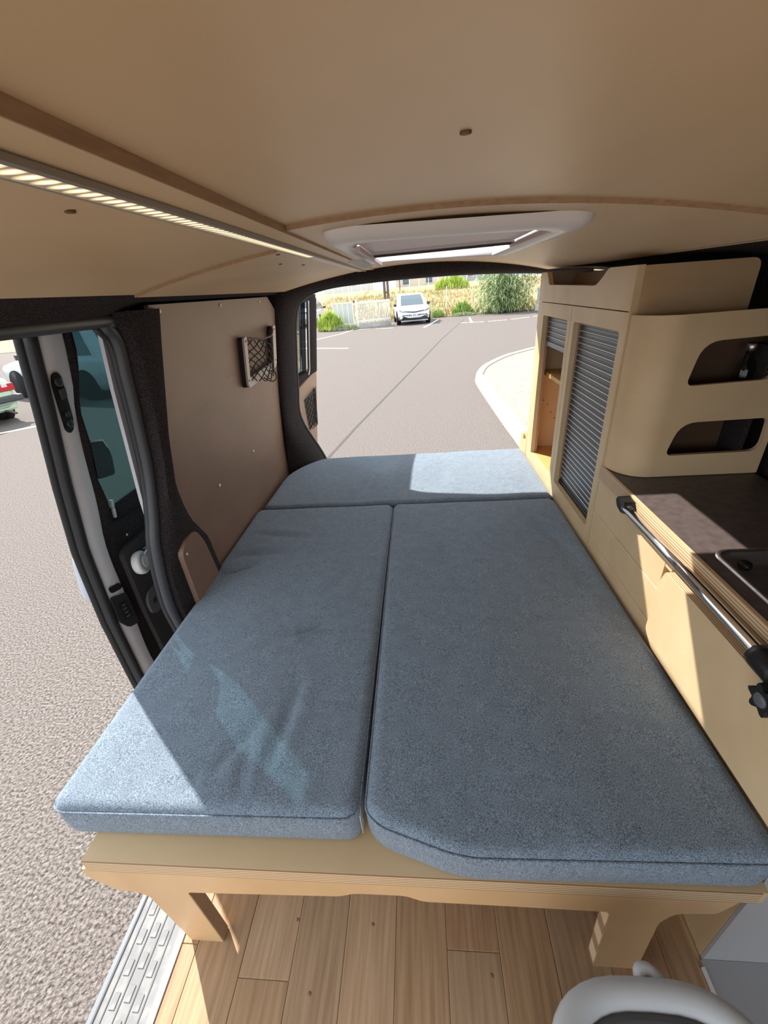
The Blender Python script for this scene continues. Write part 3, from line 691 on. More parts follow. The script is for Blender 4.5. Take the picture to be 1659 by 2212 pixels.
def cushion(name, corners, radii, z0, z1, label, creases=(), crown=0.006, puckers=()):
    root = empty(name, (sum(c[0] for c in corners)/len(corners), sum(c[1] for c in corners)/len(corners), z0))
    tag(root, label, 'cushion', 'blue-grey bed cushions')
    base = rnd(corners, radii, 6); P = []
    for i in range(len(base)):                          # resample to about 1 cm
        a, b = Vector(base[i]), Vector(base[(i+1) % len(base)]); m_ = max(1, int((b-a).length/0.012))
        for k_ in range(m_): P.append(lerp(a, b, k_/m_))
    n = len(P); c = sum(P, Vector((0, 0)))/n
    area = sum(P[i].x*P[(i+1) % n].y - P[(i+1) % n].x*P[i].y for i in range(n)); sg = 1 if area > 0 else -1
    N = []
    for i in range(n):
        t = (P[(i+1) % n]-P[i-1]).normalized(); N.append(Vector((-t.y, t.x))*sg)     # inward
    r = 0.019; bx0, bx1 = min(p.x for p in P), max(p.x for p in P); by0, by1 = min(p.y for p in P), max(p.y for p in P)
    def disp(x, y):
        d = 0.0
        for (ax, ay, bx, by, amp, wd) in creases:
            A = Vector((ax, ay)); B = Vector((bx, by)); p = Vector((x, y)); ab = B-A
            t = max(0, min(1, (p-A).dot(ab)/ab.length_squared)); q_ = A + ab*t; dd = (p-q_).length
            side = 1 if ab.x*(y-A.y)-ab.y*(x-A.x) > 0 else -1
            d += 1.5*amp*math.sin(t*math.pi)**0.6*(-math.exp(-(dd/(wd*1.25))**2) + 0.45*math.exp(-((dd-wd*2.2*side)/(wd*1.8))**2))
        for (ax, ay, amp, wd) in puckers:
            d += amp*math.exp(-(((x-ax)/wd[0])**2+((y-ay)/wd[1])**2))
        u_, v_ = (x-bx0)/(bx1-bx0), (y-by0)/(by1-by0)
        d += crown*max(0, 1-(2*u_-1)**2)*max(0, 1-(2*v_-1)**2)
        return d + 0.0012*math.sin(x*21+y*7)+0.001*math.sin(y*17-x*9)
    rings = []
    H = z1-z0
    for off, z, bul in ((0.010, z0, 0), (0.003, z0+0.004, 0), (0.0, z0+0.014, 0.0), (0, z0+H*0.35, 0.002), (0, z0+H*0.6, 0.002), (0, z1-r, 0.0)):
        rings.append([(p + nn*(off-bul), z) for p, nn in zip(P, N)])
    for k_ in range(1, 6):
        th = k_/5*math.pi/2; rings.append([(p + nn*(r*(1-math.cos(th))), z1-r+r*math.sin(th)) for p, nn in zip(P, N)])
    inner = [p + nn*r for p, nn in zip(P, N)]
    NR = 36
    for k_ in range(1, NR):
        s = 1-(k_/NR); s = s**0.85
        rings.append([(c + (p-c)*s, z1) for p in inner])
    V = []
    for j, rg in enumerate(rings):
        for p, z in rg:
            zz = z + (disp(p.x, p.y)*(1.0 if j > 10 else max(0, (j-5)/6)) if j > 5 else 0)
            V.append((p.x, p.y, zz))
    V.append((c.x, c.y, z1+disp(c.x, c.y))); F = []
    for j in range(len(rings)-1):
        for i in range(n): F.append((j*n+i, j*n+(i+1) % n, (j+1)*n+(i+1) % n, (j+1)*n+i))
    L = (len(rings)-1)*n
    for i in range(n): F.append((L+i, L+(i+1) % n, len(V)-1))
    F.append(tuple(reversed(range(n))))
    obj('cover', V, F, fab, root, True)
    pip = [(p.x - nn.x*0.001, p.y - nn.y*0.001, z1-r*0.75) for p, nn in zip(P, N)]
    tube('seam', pip, 0.0022, fab, root, 6, True)
    return root
def cr(a, b, amp, wd, z=0.475):
    p, q_ = onz(*a, z), onz(*b, z); return (p.x, p.y, q_.x, q_.y, amp, wd)
ZP, ZM = 0.372, 0.470
left_c = [(-0.728, 0.368), (-0.137, 0.372), (-0.132, 1.556), (-0.722, 1.554), (-0.722, 1.14), (-0.716, 1.10)]
c1 = cushion('bed_cushion', left_c, [0.032, 0.030, 0.030, 0.04, 0.02, 0.02], ZP, ZM, 'long narrow blue-grey cushion beside the open sliding door, sunlit corner',
        [cr((654, 1459), (562, 1686), 0.006, 0.012), cr((567, 1556), (456, 1657), 0.006, 0.011), cr((707, 1339), (562, 1392), 0.005, 0.012), cr((543, 1589), (509, 1734), 0.004, 0.010),
         cr((700, 1345), (640, 1375), 0.004, 0.009), cr((470, 1240), (560, 1215), 0.007, 0.013), cr((500, 1200), (640, 1190), 0.004, 0.014), cr((545, 1150), (680, 1160), 0.004, 0.012), cr((430, 1650), (395, 1730), 0.003, 0.008), cr((690, 1290), (760, 1230), 0.003, 0.015)])
right_c = [(-0.124, 0.385), (-0.095, 0.362), (0.042, 0.322), (0.528, 0.330), (0.532, 1.556), (-0.124, 1.556)]
c2 = cushion('bed_cushion', right_c, [0.016, 0.016, 0.04, 0.030, 0.032, 0.030], ZP, ZM, 'wide blue-grey cushion with a chamfered front corner beside the kitchen cabinet',
        [cr((1132, 1090), (1208, 1175), 0.004, 0.015), cr((950, 1100), (985, 1230), 0.003, 0.03), cr((1010, 1250), (980, 1450), 0.002, 0.03), cr((1200, 1240), (1300, 1500), 0.002, 0.035), cr((1175, 1110), (1290, 1290), 0.003, 0.02)],
        puckers=((0.515, 0.735, 0.006, (0.02, 0.05)), (0.520, 0.50, 0.007, (0.02, 0.05)), (0.52, 0.60, -0.004, (0.02, 0.04))))
rear_c = [(-0.706, 1.566), (0.534, 1.566), (0.534, 2.150), (-0.545, 2.150), (-0.640, 2.050), (-0.700, 1.93)]
c3 = cushion('bed_cushion', rear_c, [0.030, 0.030, 0.032, 0.04, 0.06, 0.06], ZP, ZM, 'blue-grey cross cushion at the rear opening, half in the sun', [cr((960, 990), (945, 1060), 0.002, 0.03)])
link('care_tag', box_mesh(-0.1365, -0.1355, 0.385, 0.402, 0.378, 0.440), white_pl, c1)

# ================================================================== TALL CABINET
XF = 0.540
tc_ = empty('tall_cabinet', (0.72, 1.64, 0)); tag(tc_, 'tall birch cabinet with two dark roller shutters by the rear opening', 'cabinet')
FT = 0.018
near_hole = rnd(rect(1.238, 1.600, 0.520, 1.123), 0.012)
far_hole = rnd(rect(1.667, 1.985, 0.505, 1.123), 0.012)
plate('face_panel', rect(1.206, 1.632, 0.376, 1.171), [near_hole], YZ, XF, XF+FT, birch, tc_)
plate('face_panel', rect(1.635, 2.075, 0.376, 1.171), [far_hole], YZ, XF, XF+FT, birch, tc_)
tpn = [(1.206, 1.174), (2.075, 1.174), (2.075, 1.282), (1.985, 1.282), (1.965, 1.262), (1.945, 1.236), (1.450, 1.232), (1.405, 1.255), (1.375, 1.276), (1.206, 1.276)]
plate('top_fascia', rnd(tpn, [0, 0, 0, 0.01, 0.01, 0.02, 0.02, 0.02, 0.02, 0]), [], YZ, XF, XF+FT, birch, tc_)
sp_ = [(XF+FT, 0.0), (0.90, 0.0), (0.90, 1.0), (0.84, 1.10), (0.822, 1.160), (0.822, 1.270), (XF+FT, 1.274)]
plate('side_panel', rnd(sp_, [0, 0, 0, 0, 0, 0.022, 0]), [], XZ, 1.200, 1.216, M('birch_side', (0.60, 0.41, 0.225), 0.5, var=((0.50, 0.32, 0.16), (6, 6, 14), 0.40, 0.75)), tc_)
box('side_panel', XF, XF+FT, 1.200, 1.2055, 0.376, 1.276, birch, tc_)
plate('side_panel', [(XF+FT, 0.0), (0.90, 0.0), (0.90, 1.0), (0.82, 1.17), (XF+FT, 1.17)], [], XZ, 1.625, 1.640, birch_bounce, tc_)
plate('side_panel', [(XF+FT, 0.0), (0.90, 0.0), (0.90, 1.0), (0.82, 1.27), (XF+FT, 1.28)], [], XZ, 2.060, 2.078, birch, tc_)
plate('back_panel', rect(1.216, 2.06, 0.0, 1.0), [], YZ, 0.885, 0.895, birch_bounce, tc_)
box('top_board', XF+FT, 0.82, 1.216, 2.06, 1.155, 1.170, birch_bounce, tc_)
plate('rear_riser', rect(1.42, 2.0, 1.17, 1.27), [], YZ, 0.66, 0.668, birch_dark, tc_)
box('bottom_board', XF+FT, 0.885, 1.216, 2.06, 0.492, 0.506, birch_bounce, tc_)
box('shelf', XF+FT+0.022, 0.885, 1.64, 2.06, 0.868, 0.884, birch_bounce, tc_)
for i, (y, z) in enumerate(((1.96, 0.72), (1.93, 0.70), (1.93, 0.66), (1.965, 0.63), (1.965, 0.60))):
    lathe('peg_hole', [(0.003, 0), (0.003, 0.001)], black, tc_, 8, 'Y', (0.60+0.02*i, 2.0595, z+0.02))
def shutter(y0, y1, z0, z1, pitch):
    sh = box('shutter', XF+FT+0.012, XF+FT+0.014, y0-0.01, y1+0.01, z0, z1+0.02, slat_gap, tc_)
    n_ = int(round((z1-z0)/pitch)); L = y1-y0+0.016
    prof = [(0.0, 0.0), (-0.0060, 0.0002), (-0.0050, 0.0021), (-0.0058, 0.0030), (-0.0062, pitch*0.55), (-0.0050, pitch-0.0016), (0.0, pitch-0.0010)]
    V = []
    for y in (-L/2, L/2):
        for dx, dz in prof: V.append((dx, y, dz))
    m_ = len(prof); F = [(i, i+1, m_+i+1, m_+i) for i in range(m_-1)] + [tuple(range(m_)), tuple(range(m_, 2*m_))]
    me = mesh(V, F); me.materials.append(slat_m); me.materials.append(slat_gap); me.polygons[1].material_index = 1
    for i in range(n_): link('slat', me, slat_m, sh, loc=(XF+FT+0.012, (y0+y1)/2, z0+i*pitch))
    return sh
s1 = shutter(1.232, 1.606, 0.530, 1.130, 0.0194)
s2 = shutter(1.661, 1.991, 1.018, 1.134, 0.0194)
box('bottom_bar', XF+FT+0.002, XF+FT+0.013, 1.665, 1.987, 1.002, 1.020, M('shutter_bar_grey', (0.24, 0.25, 0.27), 0.4, 0.4), s2, 0.002)
box('bottom_bar', XF+FT+0.002, XF+FT+0.013, 1.236, 1.602, 0.521, 0.532, black, s1, 0.002)
for y0, y1, z0, z1 in ((1.216, 1.240, 0.5, 1.13), (1.598, 1.624, 0.5, 1.13), (1.642, 1.669, 0.5, 1.13), (1.983, 2.058, 0.5, 1.13)):
    box('guide_rail', XF+FT, XF+FT+0.010, y0, y1, z0, z1, birch_dark, tc_)
# low box behind the cabinet with a finger hole
lb = empty('locker_box', (0.6, 2.14, 0.3)); tag(lb, 'low birch locker box with a finger hole at the rear sill', 'box')
plate('front', [(2.080, 0.374), (2.215, 0.374), (2.215, 0.530), (2.180, 0.540), (2.080, 0.575)], [rnd(rect(2.10, 2.15, 0.52, 0.55), 0.012)], YZ, XF, XF+0.015, birch, lb)
box('lid', XF+0.016, 0.80, 2.080, 2.215, 0.530, 0.540, birch_bounce, lb)
box('body', XF+0.016, 0.80, 2.082, 2.213, 0.004, 0.530, birch, lb)

# ================================================================== KITCHEN
kc = empty('kitchen_cabinet', (0.72, 0.77, 0)); tag(kc, 'low birch kitchen cabinet with three drawers and a fold-down flap', 'cabinet')
YE = 0.338
box('carcass', XF+0.016, 0.90, YE+0.014, 1.1985, 0.0, 0.64, birch_bounce, kc)
box('end_panel', XF, 0.90, YE+0.008, YE+0.014, 0.0, 0.714, M('pale_grey_laminate', (0.46, 0.46, 0.47), 0.45), kc)
box('end_edge', XF-0.001, XF+0.016, YE+0.0145, YE+0.03, 0.0, 0.45, birch, kc)
plate('fascia', [(YE+0.0145, 0.698), (0.770, 0.698), (0.776, 0.672), (0.80, 0.672), (0.80, 0.7135), (YE+0.0145, 0.7135)], [], YZ, XF, XF+0.016, birch, kc)
plate('fascia', rect(0.802, 1.199, 0.7015, 0.7135), [], YZ, XF, XF+0.016, birch, kc)
for z0, z1 in ((0.6035, 0.700), (0.5045, 0.6015), (0.390, 0.5025)):
    me = box_mesh(XF, XF+0.016, 0.802, 1.1975, z0, z1, 0.001, 1); link('drawer', me, birch, kc)
box('shadow_gap', XF+0.006, XF+0.012, 0.81, 1.19, 0.40, 0.70, M('gap_brown', (0.07, 0.04, 0.025), 0.8), kc)
box('base_board', XF, XF+0.016, YE+0.0145, 0.800, 0.0, 0.487, birch, kc)
# flap standing proud of the front
fpoly = [(YE+0.002, 0.690), (0.755, 0.690), (0.768, 0.655), (0.768, 0.515), (0.732, 0.490), (YE+0.002, 0.490)]
fl_ = plate('flap', rnd(fpoly, [0, 0.006, 0.02, 0.01, 0.01, 0]), [], YZ, 0.515, 0.537, birch, kc)
box('plywood_edge', 0.5155, 0.5365, YE+0.003, 0.752, 0.6895, 0.6912, ply_x, fl_)
# worktop
wt = empty('worktop', (0.72, 0.77, 0.714)); tag(wt, 'dark brown laminate worktop with a plywood edge on the kitchen cabinet', 'worktop')
WH = rnd(rect(0.579, 0.855, 0.359, 0.731), 0.03)
plate('slab', rect(0.5375, 0.90, YE, 1.1985), [WH], XY, 0.7145, 0.7535, worktop_m, wt)
box('plywood_edge', 0.5360, 0.5374, YE, 1.1985, 0.7148, 0.7535, ply_z, wt)
box('front_lipping', 0.5362, 0.5440, YE, 1.1985, 0.7535, 0.7545, birch, wt)
# hob inset
hb = empty('gas_hob', (0.715, 0.545, 0.73)); tag(hb, 'stainless steel inset hob with a dark burner in the worktop', 'hob')
loops = []
for x0, x1, y0, y1, z, r in ((0.572, 0.862, 0.352, 0.738, 0.7548, 0.035), (0.574, 0.860, 0.354, 0.736, 0.7590, 0.034), (0.580, 0.854, 0.360, 0.730, 0.7595, 0.030), (0.584, 0.850, 0.364, 0.726, 0.7560, 0.028), (0.588, 0.846, 0.368, 0.722, 0.7400, 0.025), (0.594, 0.840, 0.374, 0.716, 0.7385, 0.02)):
    loops.append([(x, y, z) for x, y in rnd(rect(x0, x1, y0, y1), r, 6)])
V = [p for l in loops for p in l]; n = len(loops[0]); F = []
for j in range(len(loops)-1):
    for i in range(n): F.append((j*n+i, j*n+(i+1) % n, (j+1)*n+(i+1) % n, (j+1)*n+i))
F.append(tuple((len(loops)-1)*n+i for i in range(n)))
obj('tray', V, F, steel, hb, True)
lathe('burner', [(0.055, 0), (0.055, 0.008), (0.045, 0.012), (0.030, 0.012), (0.028, 0.020), (0.005, 0.021)], M('burner_black', (0.03, 0.015, 0.013), 0.4), hb, 28, 'Z', (0.72, 0.55, 0.7386))
lathe('knob', [(0.010, 0), (0.012, 0.006), (0.010, 0.012), (0.004, 0.013)], black, hb, 16, 'Z', (0.620, 0.700, 0.7386))
for a in range(4):
    th = a*math.pi/2+0.4
    tube('pan_support', [(0.72+math.cos(th)*q_, 0.55+math.sin(th)*q_, z) for q_, z in ((0.045, 0.772), (0.085, 0.772), (0.095, 0.765), (0.098, 0.740))], 0.004, black, hb, 6)
# grab bar along the worktop front
gb = empty('support_bar', (0.519, 0.74, 0.727)); tag(gb, 'chrome telescopic bar with black clamps along the worktop front', 'bar')
tube('tube', [(0.5175, 0.965, 0.730), (0.5175, 0.46, 0.724)], 0.0108, chrome, gb, 16)
plate('end_bracket', rnd([(0.955, 0.722), (0.975, 0.716), (1.000, 0.722), (1.012, 0.738), (1.000, 0.752), (0.968, 0.748)], 0.004), [], YZ, 0.508, 0.5355, black, gb)
lathe('end_cap', [(0.006, -0.012), (0.0115, -0.008), (0.0115, 0.014), (0.010, 0.016)], M('cap_dark_grey', (0.05, 0.05, 0.055), 0.3), gb, 16, 'Y', (0.519, 0.962, 0.730))
lathe('clamp', [(0.010, 0.012), (0.020, 0.010), (0.021, 0.0), (0.021, -0.030), (0.019, -0.036), (0.012, -0.038)], black, gb, 18, 'Y', (0.5135, 0.488, 0.724))
lathe('clamp_foot', [(0.010, 0), (0.014, -0.006), (0.014, -0.024), (0.010, -0.026)], black, gb, 12, 'Z', (0.519, 0.455, 0.720))
V = []; F = []
kn = []
for i in range(36):
    th = 2*math.pi*i/36; r = 0.021+0.005*math.cos(6*th); kn.append((0.440+r*math.cos(th), 0.690+r*math.sin(th)))
plate('clamp_knob', kn, [], YZ, 0.489, 0.512, M('knob_black', (0.015, 0.015, 0.016), 0.3), gb)
lathe('knob_button', [(0.012, 0), (0.010, -0.003)], M('button_grey', (0.12, 0.13, 0.14), 0.3), gb, 16, 'X', (0.489, 0.440, 0.690))
box('wall_plate', 0.511, 0.5145, 0.40, 0.47, 0.66, 0.74, black, gb, 0.001)

# ================================================================== CURVED SHELF UNIT ON THE WORKTOP
su = empty('shelf_unit', (0.75, 1.15, 0.755)); tag(su, 'curved birch shelf front with two rounded windows above the worktop', 'shelf')
YF = 1.100; RC = 0.085
def curve_pt(s):
    """s = arc length from the cabinet corner: quarter round then straight along x"""
    q_ = RC*math.pi/2
    if s < q_:
        th = s/RC; return (XF+0.004+RC*(1-math.cos(th)), 1.199-0.099*math.sin(th)*1.0)
    return (XF+0.004+RC+(s-q_), YF)
q_ = RC*math.pi/2
def fnS(u, v, w_):
    x, y = curve_pt(u); x2, y2 = curve_pt(u+0.002); t = Vector((x2-x, y2-y)).normalized(); nx, ny = -t.y, t.x
    return (x+nx*w_, y+ny*w_, v)
def sx(x): return x-(XF+0.004+RC)+q_
Z0s, Z1s = 0.7550, 1.166
h1 = rnd([(sx(0.662), 1.000), (sx(0.860), 1.005), (sx(0.860), 1.108), (sx(0.680), 1.103)], [0.02, 0.02, 0.03, 0.04])
h2 = rnd([(sx(0.655), 0.816), (sx(0.892), 0.818), (sx(0.888), 0.908), (sx(0.676), 0.906)], [0.02, 0.03, 0.02, 0.04])
S1 = sx(0.905)
A = [[fnS(s_, z, 0.0) for s_ in lin(0.0, q_, 16)] for z in lin(Z0s, Z1s, 5)]
B = [[fnS(s_, z, 0.012) for s_ in lin(0.0, q_, 16)] for z in lin(Z0s, Z1s, 5)]
V = []; F = []
for G in (A, B):
    b0 = len(V); n = 16; V += [p for r_ in G for p in r_]
    for i in range(4):
        for k in range(15): F.append((b0+i*n+k, b0+i*n+k+1, b0+(i+1)*n+k+1, b0+(i+1)*n+k))
for k in range(15): F += [(k, k+1, 80+k+1, 80+k), (64+k, 64+k+1, 144+k+1, 144+k)]
cfr = obj('curved_corner', V, F, birch, su, True); m_ = cfr.modifiers.new('e', 'EDGE_SPLIT'); m_.split_angle = math.radians(50)
plate('window_front', [(q_, Z0s), (S1, Z0s), (S1, 1.05), (sx(0.87), Z1s), (q_, Z1s)], [h1, h2], fnS, 0.0, 0.012, birch, su)
box('shelf_board', XF+0.10, 0.90, YF+0.013, 1.199, 0.955, 0.965, birch_dark, su)
box('shelf_board', XF+0.10, 0.90, YF+0.013, 1.199, 0.756, 0.766, birch_dark, su)
box('back_liner', XF+0.08, 0.90, 1.1925, 1.1990, 0.756, 1.10, M('dark_brown_liner', (0.10, 0.055, 0.03), 0.6), su)
box('end_liner', 0.845, 0.858, YF+0.013, 1.192, 0.768, 1.08, carpet, su)
btl = empty('bottle', (0.822, 1.145, 0.966)); tag(btl, 'small clear glass bottle standing in the upper shelf window', 'bottle')
lathe('glass', [(0.020, 0.0), (0.022, 0.006), (0.022, 0.060), (0.016, 0.078), (0.009, 0.090), (0.009, 0.105)], clear('bottle_glass', (0.75, 0.78, 0.78), rough=0.02), btl, 20, 'Z', (0.822, 1.145, 0.9655))
lathe('cap', [(0.0105, 0.102), (0.0105, 0.118), (0.009, 0.119)], steel, btl, 16, 'Z', (0.822, 1.145, 0.9655))

# ================================================================== STOOL BOX
st = empty('plastic_stool', (0.275, 0.055, 0)); tag(st, 'light grey plastic box stool with a dark grey inset lid', 'stool')
SC = (0.276, 0.052)
def sup(hx, hy, z, n=44, e=3.0):
    out = []
    for i in range(n):
        th = 2*math.pi*i/n; c_, s_ = math.cos(th), math.sin(th)
        out.append((SC[0]+hx*math.copysign(abs(c_)**(2/e), c_), SC[1]+hy*math.copysign(abs(s_)**(2/e), s_), z))
    return out
def stack(name, loops, mat, cap=True):
    V = [p for l in loops for p in l]; n = len(loops[0]); F = []
    for j in range(len(loops)-1):
        for i in range(n): F.append((j*n+i, j*n+(i+1) % n, (j+1)*n+(i+1) % n, (j+1)*n+i))
    if cap: F.append(tuple(range(n))); F.append(tuple((len(loops)-1)*n+i for i in range(n)))
    return obj(name, V, F, mat, st, True)
stack('body', [sup(0.120, 0.130, 0.001), sup(0.132, 0.140, 0.10), sup(0.140, 0.150, 0.36), sup(0.142, 0.152, 0.385)], grey_pl)
stack('rim', [sup(0.146, 0.158, 0.380), sup(0.152, 0.165, 0.392), sup(0.150, 0.163, 0.408), sup(0.142, 0.155, 0.416), sup(0.130, 0.142, 0.415), sup(0.122, 0.133, 0.408), sup(0.119, 0.130, 0.396)], grey_pl)
stack('lid', [sup(0.119, 0.130, 0.394), sup(0.119, 0.130, 0.404), sup(0.112, 0.123, 0.408), sup(0.104, 0.115, 0.402)], dark_lid)
stl = smooth_path([(0.276, 0.212, 0.398), (0.278, 0.222, 0.402), (0.292, 0.223, 0.401), (0.306, 0.212, 0.396)], 5)
tube('lid_catch', stl, 0.008, grey_pl, st, 8)
tube('scratch', [(0.300, 0.165, 0.4035), (0.312, 0.10, 0.4035), (0.322, 0.02, 0.4035)], 0.0008, M('scratch_grey', (0.4, 0.4, 0.42), 0.6), st, 4)


# ================================================================== OUTDOORS
# ---- painted lines and the thin dark line
def ground_strip(name, pts, wid, mat, z=GZ+0.004):
    L = [Vector((p[0], p[1])) for p in pts]; V = []; F = []
    for i, p in enumerate(L):
        t = (L[min(i+1, len(L)-1)]-L[max(i-1, 0)]).normalized(); nn = Vector((-t.y, t.x))*wid/2
        for q in (p+nn, p-nn): V += [(q.x, q.y, z), (q.x, q.y, GZ+0.0005)]
    for i in range(len(L)-1):
        a, b = i*4, i*4+4
        F += [(a, a+2, b+2, b), (a, b, b+1, a+1), (a+2, a+3, b+3, b+2)]
    o = obj(name, V, F, mat); tag(o, kind='structure'); return o
for pts in ([(-9.5, 19.9), (-2.5, 15.85)], [(-9.0, 17.2), (-4.89, 19.55), (-3.79, 21.98), (-3.4, 24.2), (-1.22, 23.2)], [(0.35, 21.9), (1.25, 26.4)], [(2.71, 22.5), (2.99, 26.0)], [(2.2, 22.9), (3.3, 22.55)], [(3.5, 22.5), (4.4, 22.5)], [(4.6, 22.6), (5.6, 23.1)], [(5.8, 23.2), (7.2, 23.9)], [(-7.9, 6.75), (-7.2, 7.35)]):
    ground_strip('road_marking', pts, 0.11, white_paint)
ground_strip('dark_ground_line', [(-1.22, 4.3), (-0.95, 6.0), (-0.35, 9.36), (0.9, 16.5), (2.6, 25.1)], 0.038, dark_line_m, GZ+0.003)  # narrow dark line laid across the asphalt

# ---- kerbed gravel bed
kp = [(1.25, -6.0), (1.22, -2.0), (1.20, 2.0), (1.16, 4.78), (1.14, 5.6), (1.12, 7.14), (1.12, 8.39), (1.18, 8.95), (1.44, 9.8), (2.03, 10.85), (2.6, 11.49), (3.13, 11.99), (4.5, 13.0), (8.0, 15.0), (14, 17.5)]
ks = smooth_path([(x, y, 0) for x, y in kp], 4)
stone_m = M('pale_kerb_concrete', (0.44, 0.41, 0.37), 0.85, var=((0.52, 0.49, 0.45), (14, 14, 14), 0.4, 0.65), bump=((60, 60, 60), 0.3, 0.004))
kb = empty('kerb', (1.2, 6, GZ)); tag(kb, kind='structure')
dense = []
for i in range(len(ks)-1):
    m_ = max(1, int((ks[i+1]-ks[i]).length/0.12))
    for j in range(m_): dense.append(lerp(ks[i], ks[i+1], j/m_))
dense.append(ks[-1])
i = 0
while i < len(dense)-2:
    seg = dense[i:i+9]; i += 8
    if len(seg) < 2: break
    rows = []
    for j, p in enumerate(seg):
        a = max(0, i-8+j-1); b = min(len(dense)-1, i-8+j+1); t = (dense[b]-dense[a]).normalized(); nn = Vector((t.y, -t.x, 0))
        if j == 0: p = p + t*0.004
        if j == len(seg)-1: p = p - t*0.004
        rows.append([(p + nn*o_) + Vector((0, 0, GZ+h)) for o_, h in ((0.0, 0.0), (0.02, 0.115), (0.035, 0.130), (0.15, 0.130), (0.155, 0.04))])
    surf('kerb_stone', rows, stone_m, kb, smooth=False)
gravel_m = M('gravel', (0.30, 0.235, 0.15), 0.9, var=((0.62, 0.51, 0.35), (38, 38, 38), 0.36, 0.62), bump=((34, 34, 34), 1.0, 0.03))
V = [(p.x + 0.10, p.y - 0.02, GZ+0.10) for p in dense]; V2 = [(max(22, p.x+8), p.y - 0.02, GZ+0.10) for p in dense]
n = len(V); F = [(i, i+1, n+i+1, n+i) for i in range(n-1)]
gr = obj('gravel_bed', V + V2, F, gravel_m); tag(gr, kind='structure')
V = []; F = []
rg = random.Random(3)
for i in range(5200):
    y = 2.5 + 9.6*rg.random()**0.8; x = 1.35 + 3.2*rg.random()
    lim = interp(y, [2, 8.4, 9.0, 9.8, 10.85, 11.5, 12.2], [1.35, 1.29, 1.36, 1.62, 2.24, 2.85, 3.6])
    if x < lim or y > 12: continue
    s = rg.uniform(0.008, 0.02); b0 = len(V); a = rg.random()*6.28
    for dx, dy, dz in ((1, 0, 0), (0, 1, 0), (-1, 0, 0), (0, -1, 0), (0, 0, 0.8)):
        V.append((x+s*(dx*math.cos(a)-dy*math.sin(a))*rg.uniform(.7, 1.3), y+s*(dx*math.sin(a)+dy*math.cos(a)), GZ+0.097+s*dz))
    F += [(b0, b0+1, b0+4), (b0+1, b0+2, b0+4), (b0+2, b0+3, b0+4), (b0+3, b0, b0+4)]
pb = obj('pebbles', V, F, M('pebble', (0.50, 0.41, 0.28), 0.85, var=((0.36, 0.28, 0.18), (6, 6, 6), 0.4, 0.6)), gr); pb['kind'] = 'stuff'

